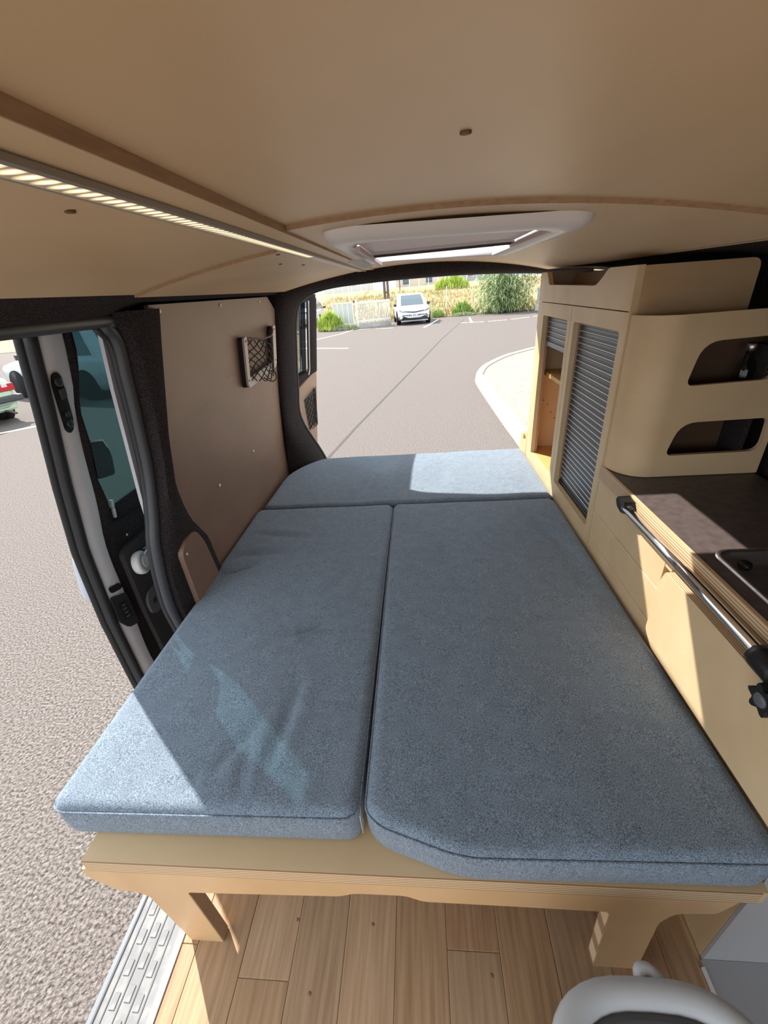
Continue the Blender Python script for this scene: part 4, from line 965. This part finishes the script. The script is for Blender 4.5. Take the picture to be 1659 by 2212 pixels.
# ---- cars
def car(name, label, loc, rz, L, Wd, H, paint, front=True, hatch=True, glass=None, ride=0.0):
    root = empty(name, (loc[0], loc[1], GZ), rz); tag(root, label, 'car')
    hw = Wd/2; belt = 0.60*H; hood = 0.60*H
    glass = glass or M('car_glass', (0.10, 0.14, 0.16), 0.08, 0.0, spec=0.9)
    P_ = lambda nm, vs_, fs, mt, par=root, sm=False: obj(nm, vs_, fs, mt, par, sm, False)
    B_ = lambda nm, x0, x1, y0, y1, z0, z1, mt, par=root, bv=0.0: box(nm, x0, x1, y0, y1, z0, z1, mt, par, bv, False)
    st_ = [(-0.500, 0.80, 0.50*H, 0.30), (-0.495, 0.88, 0.56*H, 0.26), (-0.47, 0.95, 0.60*H, 0.22), (-0.40, 0.99, 0.62*H, 0.18), (-0.2, 1.0, 0.62*H, 0.18), (0.10, 1.0, 0.61*H, 0.18), (0.24, 1.0, 0.60*H, 0.18),
           (0.34, 0.98, 0.565*H, 0.18), (0.42, 0.94, 0.525*H, 0.20), (0.465, 0.88, 0.485*H, 0.22), (0.490, 0.80, 0.44*H, 0.24), (0.500, 0.70, 0.38*H, 0.28)]
    rows = []
    for t, wf, zt_, zb_ in st_:
        w_ = hw*wf; y = t*L
        half = [(0.0, zb_), (0.80*w_, zb_), (0.965*w_, zb_+0.06), (w_, zb_+0.22), (0.992*w_, zt_-0.12), (0.955*w_, zt_-0.03), (0.70*w_, zt_+0.005), (0.35*w_, zt_+0.02), (0.0, zt_+0.025)]
        rows.append([(x, y, z) for x, z in half] + [(-x, y, z) for x, z in half[-2:0:-1]] + [(0.0, y, zb_)])
    n = len(rows[0]); V = [p for r in rows for p in r]; F = []
    for i in range(len(rows)-1):
        for k_ in range(n-1): F.append((i*n+k_, i*n+k_+1, (i+1)*n+k_+1, (i+1)*n+k_))
    F.append(tuple(range(n-1))); F.append(tuple((len(rows)-1)*n+k_ for k_ in range(n-1)))
    body = P_('body', V, F, paint, root, True)
    rb, fb_ = (-0.47*L if hatch else -0.36*L), 0.25*L; rr, fr_ = (-0.37*L if hatch else -0.22*L), 0.02*L
    def ringc(t, z, wf):
        y0, y1 = lerp(rb, rr, t), lerp(fb_, fr_, t); w_ = hw*wf
        return [(-w_*0.86, y0, z), (w_*0.86, y0, z), (w_, y0+0.14, z), (w_, y1-0.30, z), (w_*0.84, y1, z), (-w_*0.84, y1, z), (-w_, y1-0.30, z), (-w_, y0+0.14, z)]
    rg_ = [ringc(0, belt-0.02, 0.93), ringc(0.5, lerp(belt, H, 0.52), 0.87), ringc(0.92, H-0.05, 0.79), ringc(1.0, H-0.015, 0.73), ringc(1.25, H, 0.45)]
    V = [p for r in rg_ for p in r]; F = []
    for i in range(len(rg_)-1):
        for k_ in range(8): F.append((i*8+k_, i*8+(k_+1) % 8, (i+1)*8+(k_+1) % 8, (i+1)*8+k_))
    F.append(tuple(range(32, 40)))
    cab = P_('cabin', V, F, paint, root, True); m_ = cab.modifiers.new('e', 'EDGE_SPLIT'); m_.split_angle = math.radians(35)
    def pane(nm, a, b, s0, s1, t0, t1, off):
        def at(s, t):
            lo = lerp(Vector(rg_[0][a]), Vector(rg_[0][b]), s); mi = lerp(Vector(rg_[1][a]), Vector(rg_[1][b]), s); hi = lerp(Vector(rg_[2][a]), Vector(rg_[2][b]), s)
            return (lerp(lo, mi, t*2) if t < 0.5 else lerp(mi, hi, t*2-1)) + Vector(off)
        V = [at(s, t) for t in (t0, (t0+t1)/2, t1) for s in (s0, s1)]
        P_(nm, V, [(0, 1, 3, 2), (2, 3, 5, 4)], glass, root)
    pane('windscreen', 4, 5, 0.05, 0.95, 0.08, 0.93, (0, 0.012, 0.012)); pane('rear_window', 0, 1, 0.06, 0.94, 0.25, 0.92, (0, -0.014, 0.008))
    for a, b, sx_ in ((2, 3, 1), (7, 6, -1)):
        pane('side_window', a, b, 0.06, 0.46, 0.10, 0.92, (0.012*sx_, 0, 0.004)); pane('side_window', a, b, 0.50, 0.95, 0.10, 0.92, (0.012*sx_, 0, 0.004))
    tyre = M('tyre', (0.018, 0.018, 0.019), 0.8); rim = M('alloy_wheel', (0.42, 0.43, 0.45), 0.3, 0.8); arch = M('wheel_arch', (0.012, 0.012, 0.013), 0.9)
    R_ = 0.315
    for sy in (-0.30*L, 0.305*L):
        for sx_ in (-1, 1):
            x = sx_*(hw-0.10)
            wh = lathe('wheel', [(R_*0.62, -0.10), (R_*0.95, -0.10), (R_, -0.07), (R_, 0.07), (R_*0.95, 0.10), (R_*0.68, 0.104), (R_*0.62, 0.09)], tyre, root, 24, 'X', (x, sy, R_), False)
            lathe('rim', [(R_*0.66, -0.085*1), (R_*0.66, 0.0), (R_*0.66, 0.085)], black, wh, 20, 'X', (x, sy, R_), False)
            V = []; F = []
            for k_ in range(5):
                th = k_*2*math.pi/5; d = Vector((0, math.cos(th), math.sin(th))); e = Vector((0, -math.sin(th), math.cos(th))); c_ = Vector((x+sx_*0.096, sy, R_)); b0 = len(V)
                V += [c_+e*0.035, c_-e*0.035, c_+d*R_*0.66-e*0.055, c_+d*R_*0.66+e*0.055]; F.append((b0, b0+1, b0+2, b0+3))
            P_('spokes', V, F, rim, wh)
            lathe('wheel_arch', [(R_+0.055, -0.06), (R_+0.055, 0.062)], arch, root, 28, 'X', (sx_*(hw-0.055), sy, R_+0.01), False)
    for sx_ in (-1, 1):
        B_('mirror', sx_*(hw+0.02)-0.08, sx_*(hw+0.02)+0.08, 0.17*L, 0.17*L+0.10, belt+0.0, belt+0.13, M('mirror_dark', (0.05, 0.05, 0.055), 0.4), root, 0.02)
    for y in (-0.02*L, ):
        for sx_ in (-1, 1): B_('door_handle', sx_*hw*0.99-0.01, sx_*hw*0.99+0.01, y-0.22, y-0.04, belt-0.10, belt-0.07, black, root)
    return root, P_, B_, belt
white_car = M('white_car_paint', (0.80, 0.80, 0.82), 0.25, coat=0.5)
lamp_gl = M('headlamp', (0.42, 0.45, 0.48), 0.15, 0.4); red_l = M('tail_lamp_red', (0.45, 0.02, 0.03), 0.25)
plate_m = M('number_plate', (0.75, 0.75, 0.74), 0.5); plate_ink = M('plate_ink', (0.06, 0.06, 0.09), 0.6)
r1, P_, B_, belt = car('car', 'white hatchback parked nose-out beside the white gate', (-0.30, 26.30), math.pi+0.10, 4.25, 1.80, 1.47, white_car)
yf = 2.125
def strip(nm, pts, y, mt, par, d=0.05):
    pts = [(lerp(a[0], b[0], k_/6), lerp(a[1], b[1], k_/6)) for a, b in zip(pts, pts[1:]+pts[:1]) for k_ in range(6)]
    n = len(pts); V = [(x, y(x), z) for x, z in pts] + [(x, y(x)-d, z) for x, z in pts]
    F = [tuple(range(n)), tuple(range(2*n-1, n-1, -1))] + [(i, (i+1) % n, n+(i+1) % n, n+i) for i in range(n)]
    return obj(nm, V, F, mt, par, False, False)
nose = lambda x: interp(abs(x), [0, 0.60, 0.70, 0.79, 0.846, 0.9], [2.118, 2.112, 2.06, 1.955, 1.77, 1.5])
strip('lower_grille', [(-0.84, 0.40), (-0.62, 0.44), (-0.30, 0.34), (0.30, 0.34), (0.62, 0.44), (0.84, 0.40), (0.80, 0.24), (0.5, 0.25), (0, 0.24), (-0.5, 0.25), (-0.80, 0.24)], lambda x: nose(x)+0.045, black, r1)
strip('upper_grille', [(-0.55, 0.665), (-0.15, 0.60), (0, 0.585), (0.15, 0.60), (0.55, 0.665), (0.55, 0.690), (0.15, 0.640), (0, 0.630), (-0.15, 0.640), (-0.55, 0.690)], lambda x: nose(x)+0.03, black, r1)
for s in (-1, 1):
    strip('headlamp', [(s*0.50, 0.66), (s*0.62, 0.64), (s*0.80, 0.70), (s*0.84, 0.78), (s*0.70, 0.73)], lambda x: nose(x)+0.03, lamp_gl, r1)
    lathe('fog_lamp', [(0.045, 0), (0.045, 0.02)], M('fog_white', (0.9, 0.9, 0.9), 0.3), r1, 12, 'Y', (s*0.72, nose(0.72)+0.055, 0.35), False)
np_ = B_('number_plate', -0.27, 0.27, yf-0.01, yf+0.012, 0.41, 0.52, plate_m)
for i, x in enumerate((-0.19, -0.15, -0.05, 0.0, 0.05, 0.15, 0.19)):
    box('plate_mark', x-0.013, x+0.013, yf+0.012, yf+0.015, 0.435, 0.495, plate_ink, np_, 0, False)
for s in (-1, 1): box('plate_band', s*0.25-0.02, s*0.25+0.02, yf+0.012, yf+0.014, 0.41, 0.52, M('plate_blue', (0.08, 0.12, 0.35), 0.5), np_, 0, False)
em = [(0.055*math.cos(t*math.pi/8), yf+0.004, 0.64+0.035*math.sin(t*math.pi/8)) for t in range(16)]
tube('emblem', em, 0.007, chrome, r1, 6, True, False)
B_('bumper_lip', -0.72, 0.72, yf-0.22, yf-0.03, 0.17, 0.225, white_car, r1, 0.02)

grey_car = M('silver_car_paint', (0.55, 0.57, 0.60), 0.3, 0.3, coat=0.4)
r2, P_, B_, belt = car('car', 'silver estate car seen from behind beside the green shrub', (-7.22, 30.8), 0.04, 4.4, 1.78, 1.62, grey_car)
np_ = B_('number_plate', -0.26, 0.26, -2.215, -2.19, 0.72, 0.83, plate_m)
for i in range(6): box('plate_mark', -0.19+i*0.07, -0.16+i*0.07, -2.218, -2.215, 0.745, 0.805, plate_ink, np_, 0, False)
B_('plate_trim', -0.40, 0.40, -2.215, -2.185, 0.84, 0.90, black); B_('rear_bumper', -0.84, 0.84, -2.24, -2.05, 0.32, 0.52, M('bumper_grey', (0.20, 0.21, 0.22), 0.5), r2, 0.03)
for s in (-1, 1): B_('tail_lamp', s*0.74-0.10, s*0.74+0.10, -2.18, -2.09, 0.80, 1.0, red_l, r2, 0.02)

side_car = M('pale_silver_car_paint', (0.62, 0.63, 0.68), 0.3, 0.2, coat=0.4)
r3, P_, B_, belt = car('car', 'pale silver car parked sideways, seen past the open sliding door', (-8.75, 10.75), math.radians(90-19.5), 4.6, 1.80, 1.58, side_car)
green = M('mint_green_car_paint', (0.50, 0.68, 0.50), 0.4, coat=0.2)
hd = math.radians(73)
r4, P_, B_, belt = car('car', 'mint green old hatchback with a red tail lamp at the left edge', (-10.15, 7.75), hd, 3.9, 1.62, 1.40, green)
for s in (-1, 1):
    tl = B_('tail_lamp', s*0.60-0.17, s*0.60+0.17, -1.965, -1.86, 0.60, 0.74, red_l, r4, 0.01)
    box('reverse_lamp', s*0.60-0.05, s*0.60+0.05, -1.968, -1.960, 0.68, 0.735, M('reverse_white', (0.7, 0.6, 0.6), 0.4), tl, 0, False)
B_('rear_bumper', -0.82, 0.82, -2.04, -1.84, 0.40, 0.52, M('bumper_dark', (0.06, 0.06, 0.065), 0.6), r4, 0.03)
B_('valance', -0.70, 0.70, -1.95, -1.80, 0.26, 0.40, green, r4, 0.03)
tube('exhaust', smooth_path([(0.45, -1.5, 0.24), (0.45, -1.9, 0.25), (0.47, -2.05, 0.235), (0.50, -2.15, 0.20)]), 0.022, M('exhaust_grey', (0.15, 0.14, 0.13), 0.6, 0.5), r4, 8, False, False)
red_c = M('red_car_paint', (0.55, 0.03, 0.05), 0.3, coat=0.4)
r5, P_, B_, belt = car('car', 'red car far behind the mint green hatchback', (-20.5, 17.6), math.radians(60), 4.2, 1.75, 1.75, red_c)

# ---- gate, fences, low wall
gate_w = M('white_gate_paint', (0.78, 0.77, 0.74), 0.5)
gt = empty('sliding_gate', (-2.3, 24.9, GZ)); tag(gt, 'white metal gate of thin upright bars left of the white car', 'gate')
ga, gb_ = Vector((-3.20, 24.65)), Vector((-1.42, 25.25))
def on_line(a, b, t): p = lerp(a, b, t); return p
def rail(nm, a, b, z, h, th, mat, par=None):
    d = (b-a).normalized(); nn = Vector((-d.y, d.x))*th/2
    V = [(p.x, p.y, zz) for zz in (z, z+h) for p in (a+nn, b+nn, b-nn, a-nn)]
    return obj(nm, V, [(0, 1, 2, 3), (4, 5, 6, 7), (0, 1, 5, 4), (1, 2, 6, 5), (2, 3, 7, 6), (3, 0, 4, 7)], mat, par)
rail('rail', ga, gb_, 0.70, 0.10, 0.06, gate_w, gt); rail('rail', ga, gb_, -0.20, 0.08, 0.06, gate_w, gt)
bar = box_mesh(-0.02, 0.02, -0.012, 0.012, -0.12, 0.70)
for i in range(23):
    p = lerp(ga, gb_, (i+0.5)/23); link('bar', bar, gate_w, gt, loc=(p.x, p.y, 0))
rail('post', ga+Vector((-0.06, -0.02)), ga+Vector((0.06, -0.02)), GZ, 1.42, 0.12, gate_w, gt)
lathe('hinge', [(0.05, 0), (0.05, 0.08)], black, gt, 10, 'Z', (ga.x-0.10, ga.y-0.06, 0.80))
lw_ = rail('low_wall', ga+Vector((0.08, 0.0)), gb_, GZ, 0.26, 0.14, M('pale_concrete', (0.52, 0.50, 0.47), 0.85, var=((0.44, 0.42, 0.39), (5, 5, 5), 0.4, 0.6))); tag(lw_, 'low pale concrete kerb wall under the white gate', 'wall')
mf = empty('mesh_fence', (-4.0, 25.0, GZ)); tag(mf, 'white panel fence between the green shrub and the gate post', 'fence')
fa_, fb2 = Vector((-4.65, 25.5)), Vector((-3.42, 24.8))
for t in (0, 0.25, 0.5, 0.75, 1.0):
    p = lerp(fa_, fb2, t); box('post', p.x-0.03, p.x+0.03, p.y-0.03, p.y+0.03, GZ, 0.82, gate_w, mf)
rail('rail', fa_, fb2, 0.76, 0.06, 0.05, gate_w, mf); rail('rail', fa_, fb2, -0.3, 0.05, 0.05, gate_w, mf)
for i in range(4): rail('panel', lerp(fa_, fb2, i/4+0.02), lerp(fa_, fb2, i/4+0.23), -0.25, 1.0, 0.01, M('pale_mesh_panel', (0.62, 0.63, 0.62), 0.6), mf)
wire = M('pale_wire', (0.66, 0.66, 0.62), 0.6)
def wire_fence(label, pts, zb, h, step, wires):
    f = empty('wire_fence', (pts[0][0], pts[0][1], zb)); tag(f, label, 'fence')
    for (a, b) in zip(pts[:-1], pts[1:]):
        a, b = Vector(a), Vector(b); n_ = max(1, int((b-a).length/step))
        for i in range(n_+1):
            p = lerp(a, b, i/n_); box('post', p.x-0.03, p.x+0.03, p.y-0.03, p.y+0.03, zb-0.3, zb+h, gate_w, f)
        for k_ in range(wires):
            z = zb + h*(k_+0.5)/wires; rail('wire', a, b, z, 0.008, 0.008, wire, f)
wire_fence('tall wire fence with white posts along the dry grass bank', [(-12.0, 34.6), (-4.9, 34.2)], -0.3, 2.2, 3.5, 6)
wire_fence('wire fence with one white post behind the white car', [(1.95, 29.6), (3.6, 29.8)], -0.35, 1.5, 3.2, 5)
wire_fence('far white picket fence up the field', [(-14, 47), (-1.5, 46), (6.0, 47)], 0.55, 1.5, 0.9, 3)
bp = empty('utility_post', (-2.4, 39, 0.2)); tag(bp, 'dark brown twin utility post rising behind the gate', 'post')
for dx in (-0.14, 0.14): box('upright', -2.42+dx-0.10, -2.42+dx+0.10, 38.9, 39.1, -0.2, 6.5, M('dark_brown_steel', (0.13, 0.10, 0.09), 0.7), bp)
for z in (1.0, 2.0, 3.0, 4.5, 6.0): box('brace', -2.5, -2.34, 38.95, 39.05, z, z+0.12, M('dark_brown_steel', (0.13, 0.10, 0.09), 0.7), bp)

# ---- bank of dry grass
dry = M('dry_grass_ground', (0.42, 0.31, 0.16), 0.95, var=((0.28, 0.28, 0.13), (0.5, 0.5, 0.5), 0.42, 0.62), bump=((9, 9, 9), 0.8, 0.08))
def bankz(x, y):
    k_ = max(0, min(1, (-4.2-x)/1.6)); t = max(0, min(1, (y-28.2-5.6*k_)/22)); return GZ + 0.02 + 1.75*t**0.8 + 0.06*math.sin(x*1.3+y*0.8)*min(1, t*8) + 0.04*math.sin(x*3.1-y*2.2)*min(1, t*8)
rows = [[(x, y, bankz(x, y)) for x in lin(-40, 40, 60)] for y in lin(28.2, 95, 48)]
bk = surf('grass_bank', rows, dry); tag(bk, kind='structure')
def blades(name, mat, parent, n, base, h, lean, wid, rgen, kind=None, droop=0.5, seg=3):
    V = []; F = []
    for i in range(n):
        x, y, z = base(rgen); hh = h(rgen); a = rgen.random()*6.283; ln = lean*rgen.uniform(0.3, 1.2)*hh; wdt = wid*rgen.uniform(0.6, 1.3)
        dx, dy = math.cos(a), math.sin(a); sxx, syy = -dy*wdt, dx*wdt; b0 = len(V)
        for k_ in range(seg+1):
            t = k_/seg; ww = (1-t)**0.7; o_ = ln*t*t; zz = hh*(t - droop*t*t*t*0.6)
            V.append((x+dx*o_-sxx*ww, y+dy*o_-syy*ww, z+zz)); V.append((x+dx*o_+sxx*ww, y+dy*o_+syy*ww, z+zz))
        for k_ in range(seg): F.append((b0+2*k_, b0+2*k_+1, b0+2*k_+3, b0+2*k_+2))
    o = obj(name, V, F, mat, parent, False)
    if kind: o['kind'] = kind
    return o
rg = random.Random(11)
straw = M('straw_grass', (0.44, 0.33, 0.16), 0.9, var=((0.30, 0.31, 0.13), (0.7, 0.7, 0.7), 0.42, 0.62))
def bank_pt(r):
    x = r.uniform(-9, 8); y = 28.3+(5.6 if x < -4.8 else 0)+16*r.random()**1.6; return (x, y, bankz(x, y)-0.02)
blades('dry_grass', straw, bk, 9000, bank_pt, lambda r: r.uniform(0.12, 0.5), 0.4, 0.02, rg, 'stuff')
def shrub(name, label, cat, c, rx, ry, h, n, mat, wid, lean, seed, droop=0.5, group=None, stems=8):
    root = empty(name, c); tag(root, label, cat, group); r = random.Random(seed)
    def bp_(q):
        a = q.random()*6.283; d = math.sqrt(q.random()); return (c[0]+rx*d*math.cos(a), c[1]+ry*d*math.sin(a), c[2]+q.random()*h*0.62*(1-d*d*0.85))
    blades('foliage', mat, root, n, bp_, lambda q: h*q.uniform(0.22, 0.45), lean, wid, r, None, droop)
    for i in range(stems):
        p = bp_(r); tube('stem', [(p[0], p[1], c[2]), (p[0]+0.05, p[1], c[2]+h*0.5)], 0.012, M('stem_green', (0.16, 0.17, 0.07), 0.8), root, 5)
    return root
lime = M('lime_foliage', (0.52, 0.64, 0.12), 0.7, var=((0.36, 0.50, 0.08), (3, 3, 3), 0.4, 0.62))
mid = M('mid_green_foliage', (0.36, 0.50, 0.12), 0.7, var=((0.24, 0.38, 0.08), (3, 3, 3), 0.4, 0.62))
sage = M('pale_sage_foliage', (0.50, 0.55, 0.34), 0.8, var=((0.36, 0.42, 0.22), (5, 5, 5), 0.4, 0.62))
reed_g = M('reed_leaf', (0.50, 0.60, 0.32), 0.55, var=((0.22, 0.34, 0.13), (2.5, 2.5, 2.5), 0.40, 0.62))
olive = M('olive_leaf', (0.42, 0.42, 0.26), 0.7, var=((0.24, 0.26, 0.13), (4, 4, 4), 0.4, 0.62))
shrub('green_shrub', 'bright lime green shrub between the silver estate and white panel fence', 'shrub', (-4.75, 24.65, GZ), 0.70, 0.45, 1.30, 1500, lime, 0.03, 0.5, 1)
shrub('ground_shrub', 'pale low creeping shrub at the foot of the gate post', 'shrub', (-3.85, 24.2, GZ), 0.75, 0.22, 0.42, 900, sage, 0.025, 0.6, 2)
shrub('weed_clump', 'green weed clump on the bank right of the white car', 'shrub', (2.85, 28.5, GZ+0.05), 0.62, 0.4, 1.0, 700, mid, 0.03, 0.5, 3)
shrub('weed_clump', 'small green weed clump just behind the white car', 'shrub', (1.35, 28.4, GZ+0.02), 0.4, 0.3, 0.6, 350, mid, 0.025, 0.5, 4)
shrub('ground_shrub', 'grey-green ground cover at the asphalt edge below the weed clump', 'shrub', (2.9, 27.8, GZ), 0.8, 0.25, 0.32, 500, sage, 0.022, 0.6, 5)
shrub('yellow_bush', 'yellow-green bush up the field below the far house', 'shrub', (3.4, 44.0, 0.75), 1.6, 0.8, 1.7, 900, lime, 0.05, 0.5, 6)
def reeds():
    root = empty('giant_reed_clump', (5.0, 27.6, GZ)); tag(root, 'tall arching giant reed clump beside the white wall', 'reeds'); r = random.Random(21)
    mats = (reed_g,); V = []; F = []
    for s in range(150):
        x = 5.15+1.25*r.gauss(0, 0.5); y = 27.6+r.uniform(-0.6, 1.2); h = r.uniform(1.6, 3.3); a = r.uniform(0, 6.28); lx, ly = math.cos(a)*0.35, math.sin(a)*0.25
        if s % 3 == 0: tube('cane', [(x, y, GZ), (x+lx*0.3, y+ly*0.3, GZ+h*0.55), (x+lx, y+ly, GZ+h)], 0.014, M('cane_green', (0.25, 0.30, 0.12), 0.6), root, 5)
        for k_ in range(22):
            t = 0.08+0.92*k_/22; px_, py_, pz_ = x+lx*t*t, y+ly*t*t, GZ+h*t; b = r.random()*6.283; Ln = r.uniform(0.45, 0.8); wd_ = r.uniform(0.022, 0.04)
            dx, dy = math.cos(b), math.sin(b); b0 = len(V)
            for q in range(4):
                u = q/3; ww = wd_*(1-u)**0.6; ox = Ln*0.75*u; oz = Ln*(0.55*u-0.85*u*u)
                V.append((px_+dx*ox+dy*ww, py_+dy*ox-dx*ww, pz_+oz)); V.append((px_+dx*ox-dy*ww, py_+dy*ox+dx*ww, pz_+oz))
            for q in range(3): F.append((b0+2*q, b0+2*q+1, b0+2*q+3, b0+2*q+2))
    obj('foliage', V, F, reed_g, root)
reeds()
def bush_tree(label, c, rx, ry, rz_, n, mat, seed):
    root = empty('olive_tree', (c[0], c[1], GZ)); tag(root, label, 'tree'); r = random.Random(seed); V = []; F = []
    for i in range(n):
        while True:
            p = Vector((r.uniform(-1, 1), r.uniform(-1, 1), r.uniform(-1, 1)))
            if 0.25 < p.length < 1: break
        o_ = Vector((c[0]+p.x*rx, c[1]+p.y*ry, c[2]+p.z*rz_)); a, b = r.random()*6.283, r.uniform(-0.9, 0.5); d = Vector((math.cos(a)*math.cos(b), math.sin(a)*math.cos(b), math.sin(b))); s_ = d.cross(Vector((0, 0, 1))).normalized()*r.uniform(0.02, 0.035); Ln = r.uniform(0.14, 0.26); b0 = len(V)
        V += [o_, o_+d*Ln*0.5+s_, o_+d*Ln, o_+d*Ln*0.5-s_]; F.append((b0, b0+1, b0+2, b0+3))
    obj('crown', V, F, mat, root)
    tube('trunk', [(c[0], c[1], GZ), (c[0]+0.1, c[1], c[2]-0.3), (c[0], c[1], c[2]+0.4)], [0.12, 0.09, 0.04], M('bark', (0.14, 0.11, 0.08), 0.9), root, 8)
bush_tree('grey-green olive tree overhanging the white wall', (8.3, 27.9, 1.9), 2.2, 1.3, 1.7, 5200, olive, 31)
# white boundary wall beside the reeds
bw = empty('boundary_wall', (7.0, 25.5, GZ)); tag(bw, 'white boundary wall running from the reeds towards the parking bays', 'wall')
wa, wb = Vector((7.05, 27.3)), Vector((8.6, 23.0))
rail('wall_face', wa, wb, GZ, 1.15, 0.16, M('white_render', (0.66, 0.67, 0.70), 0.8, var=((0.56, 0.57, 0.60), (2, 2, 2), 0.4, 0.6)), bw)
rail('plinth', wa+Vector((-0.05, 0)), wb+Vector((-0.05, 0)), GZ, 0.28, 0.24, M('white_plinth', (0.80, 0.78, 0.72), 0.8), bw)
# ---- far buildings
def house(label, x0, x1, y, z0, zt_, wall, roofm, wins):
    root = empty('house', ((x0+x1)/2, y, z0)); tag(root, label, 'house')
    box('walls', x0, x1, y, y+8, z0, zt_, wall, root)
    xm = (x0+x1)/2; V = [(x0-0.4, y-0.4, zt_), (x1+0.4, y-0.4, zt_), (x1+0.4, y+8.4, zt_), (x0-0.4, y+8.4, zt_), (x0-0.4, y+4, zt_+1.5), (x1+0.4, y+4, zt_+1.5)]
    obj('roof', V, [(0, 1, 5, 4), (2, 3, 4, 5), (0, 4, 3), (1, 2, 5), (0, 1, 2, 3)], roofm, root)
    for (wx, wz, ww, hh) in wins:
        f = box('window', wx-ww/2, wx+ww/2, y-0.06, y-0.001, wz, wz+hh, M('window_frame_white', (0.7, 0.7, 0.7), 0.5), root)
        box('pane', wx-ww/2+0.1, wx+ww/2-0.1, y-0.08, y-0.061, wz+0.1, wz+hh-0.1, M('pane_dark', (0.10, 0.14, 0.20), 0.15), f)
wr_ = M('white_house_render', (0.72, 0.71, 0.70), 0.8); tile = M('terracotta_tiles', (0.50, 0.22, 0.13), 0.8)
house('white house seen between the posts behind the gate', -14.5, -7.0, 70, 0.9, 5.2, wr_, tile, ((-12.6, 2.2, 1.2, 1.3), (-9.6, 2.2, 1.6, 1.3)))
house('pale house with a terracotta roof behind the white car', -3.0, 4.6, 74, 0.9, 3.0, M('cream_house_render', (0.70, 0.62, 0.54), 0.8), tile, ((-1.4, 1.6, 1.2, 1.0), (2.2, 1.6, 1.2, 1.0)))
house('grey shed at the top of the field near the yellow bush', 6.5, 13.0, 80, 0.9, 4.2, M('grey_shed', (0.45, 0.46, 0.48), 0.7), M('grey_roof', (0.40, 0.41, 0.43), 0.7), ((9.5, 2.0, 1.6, 1.2),))
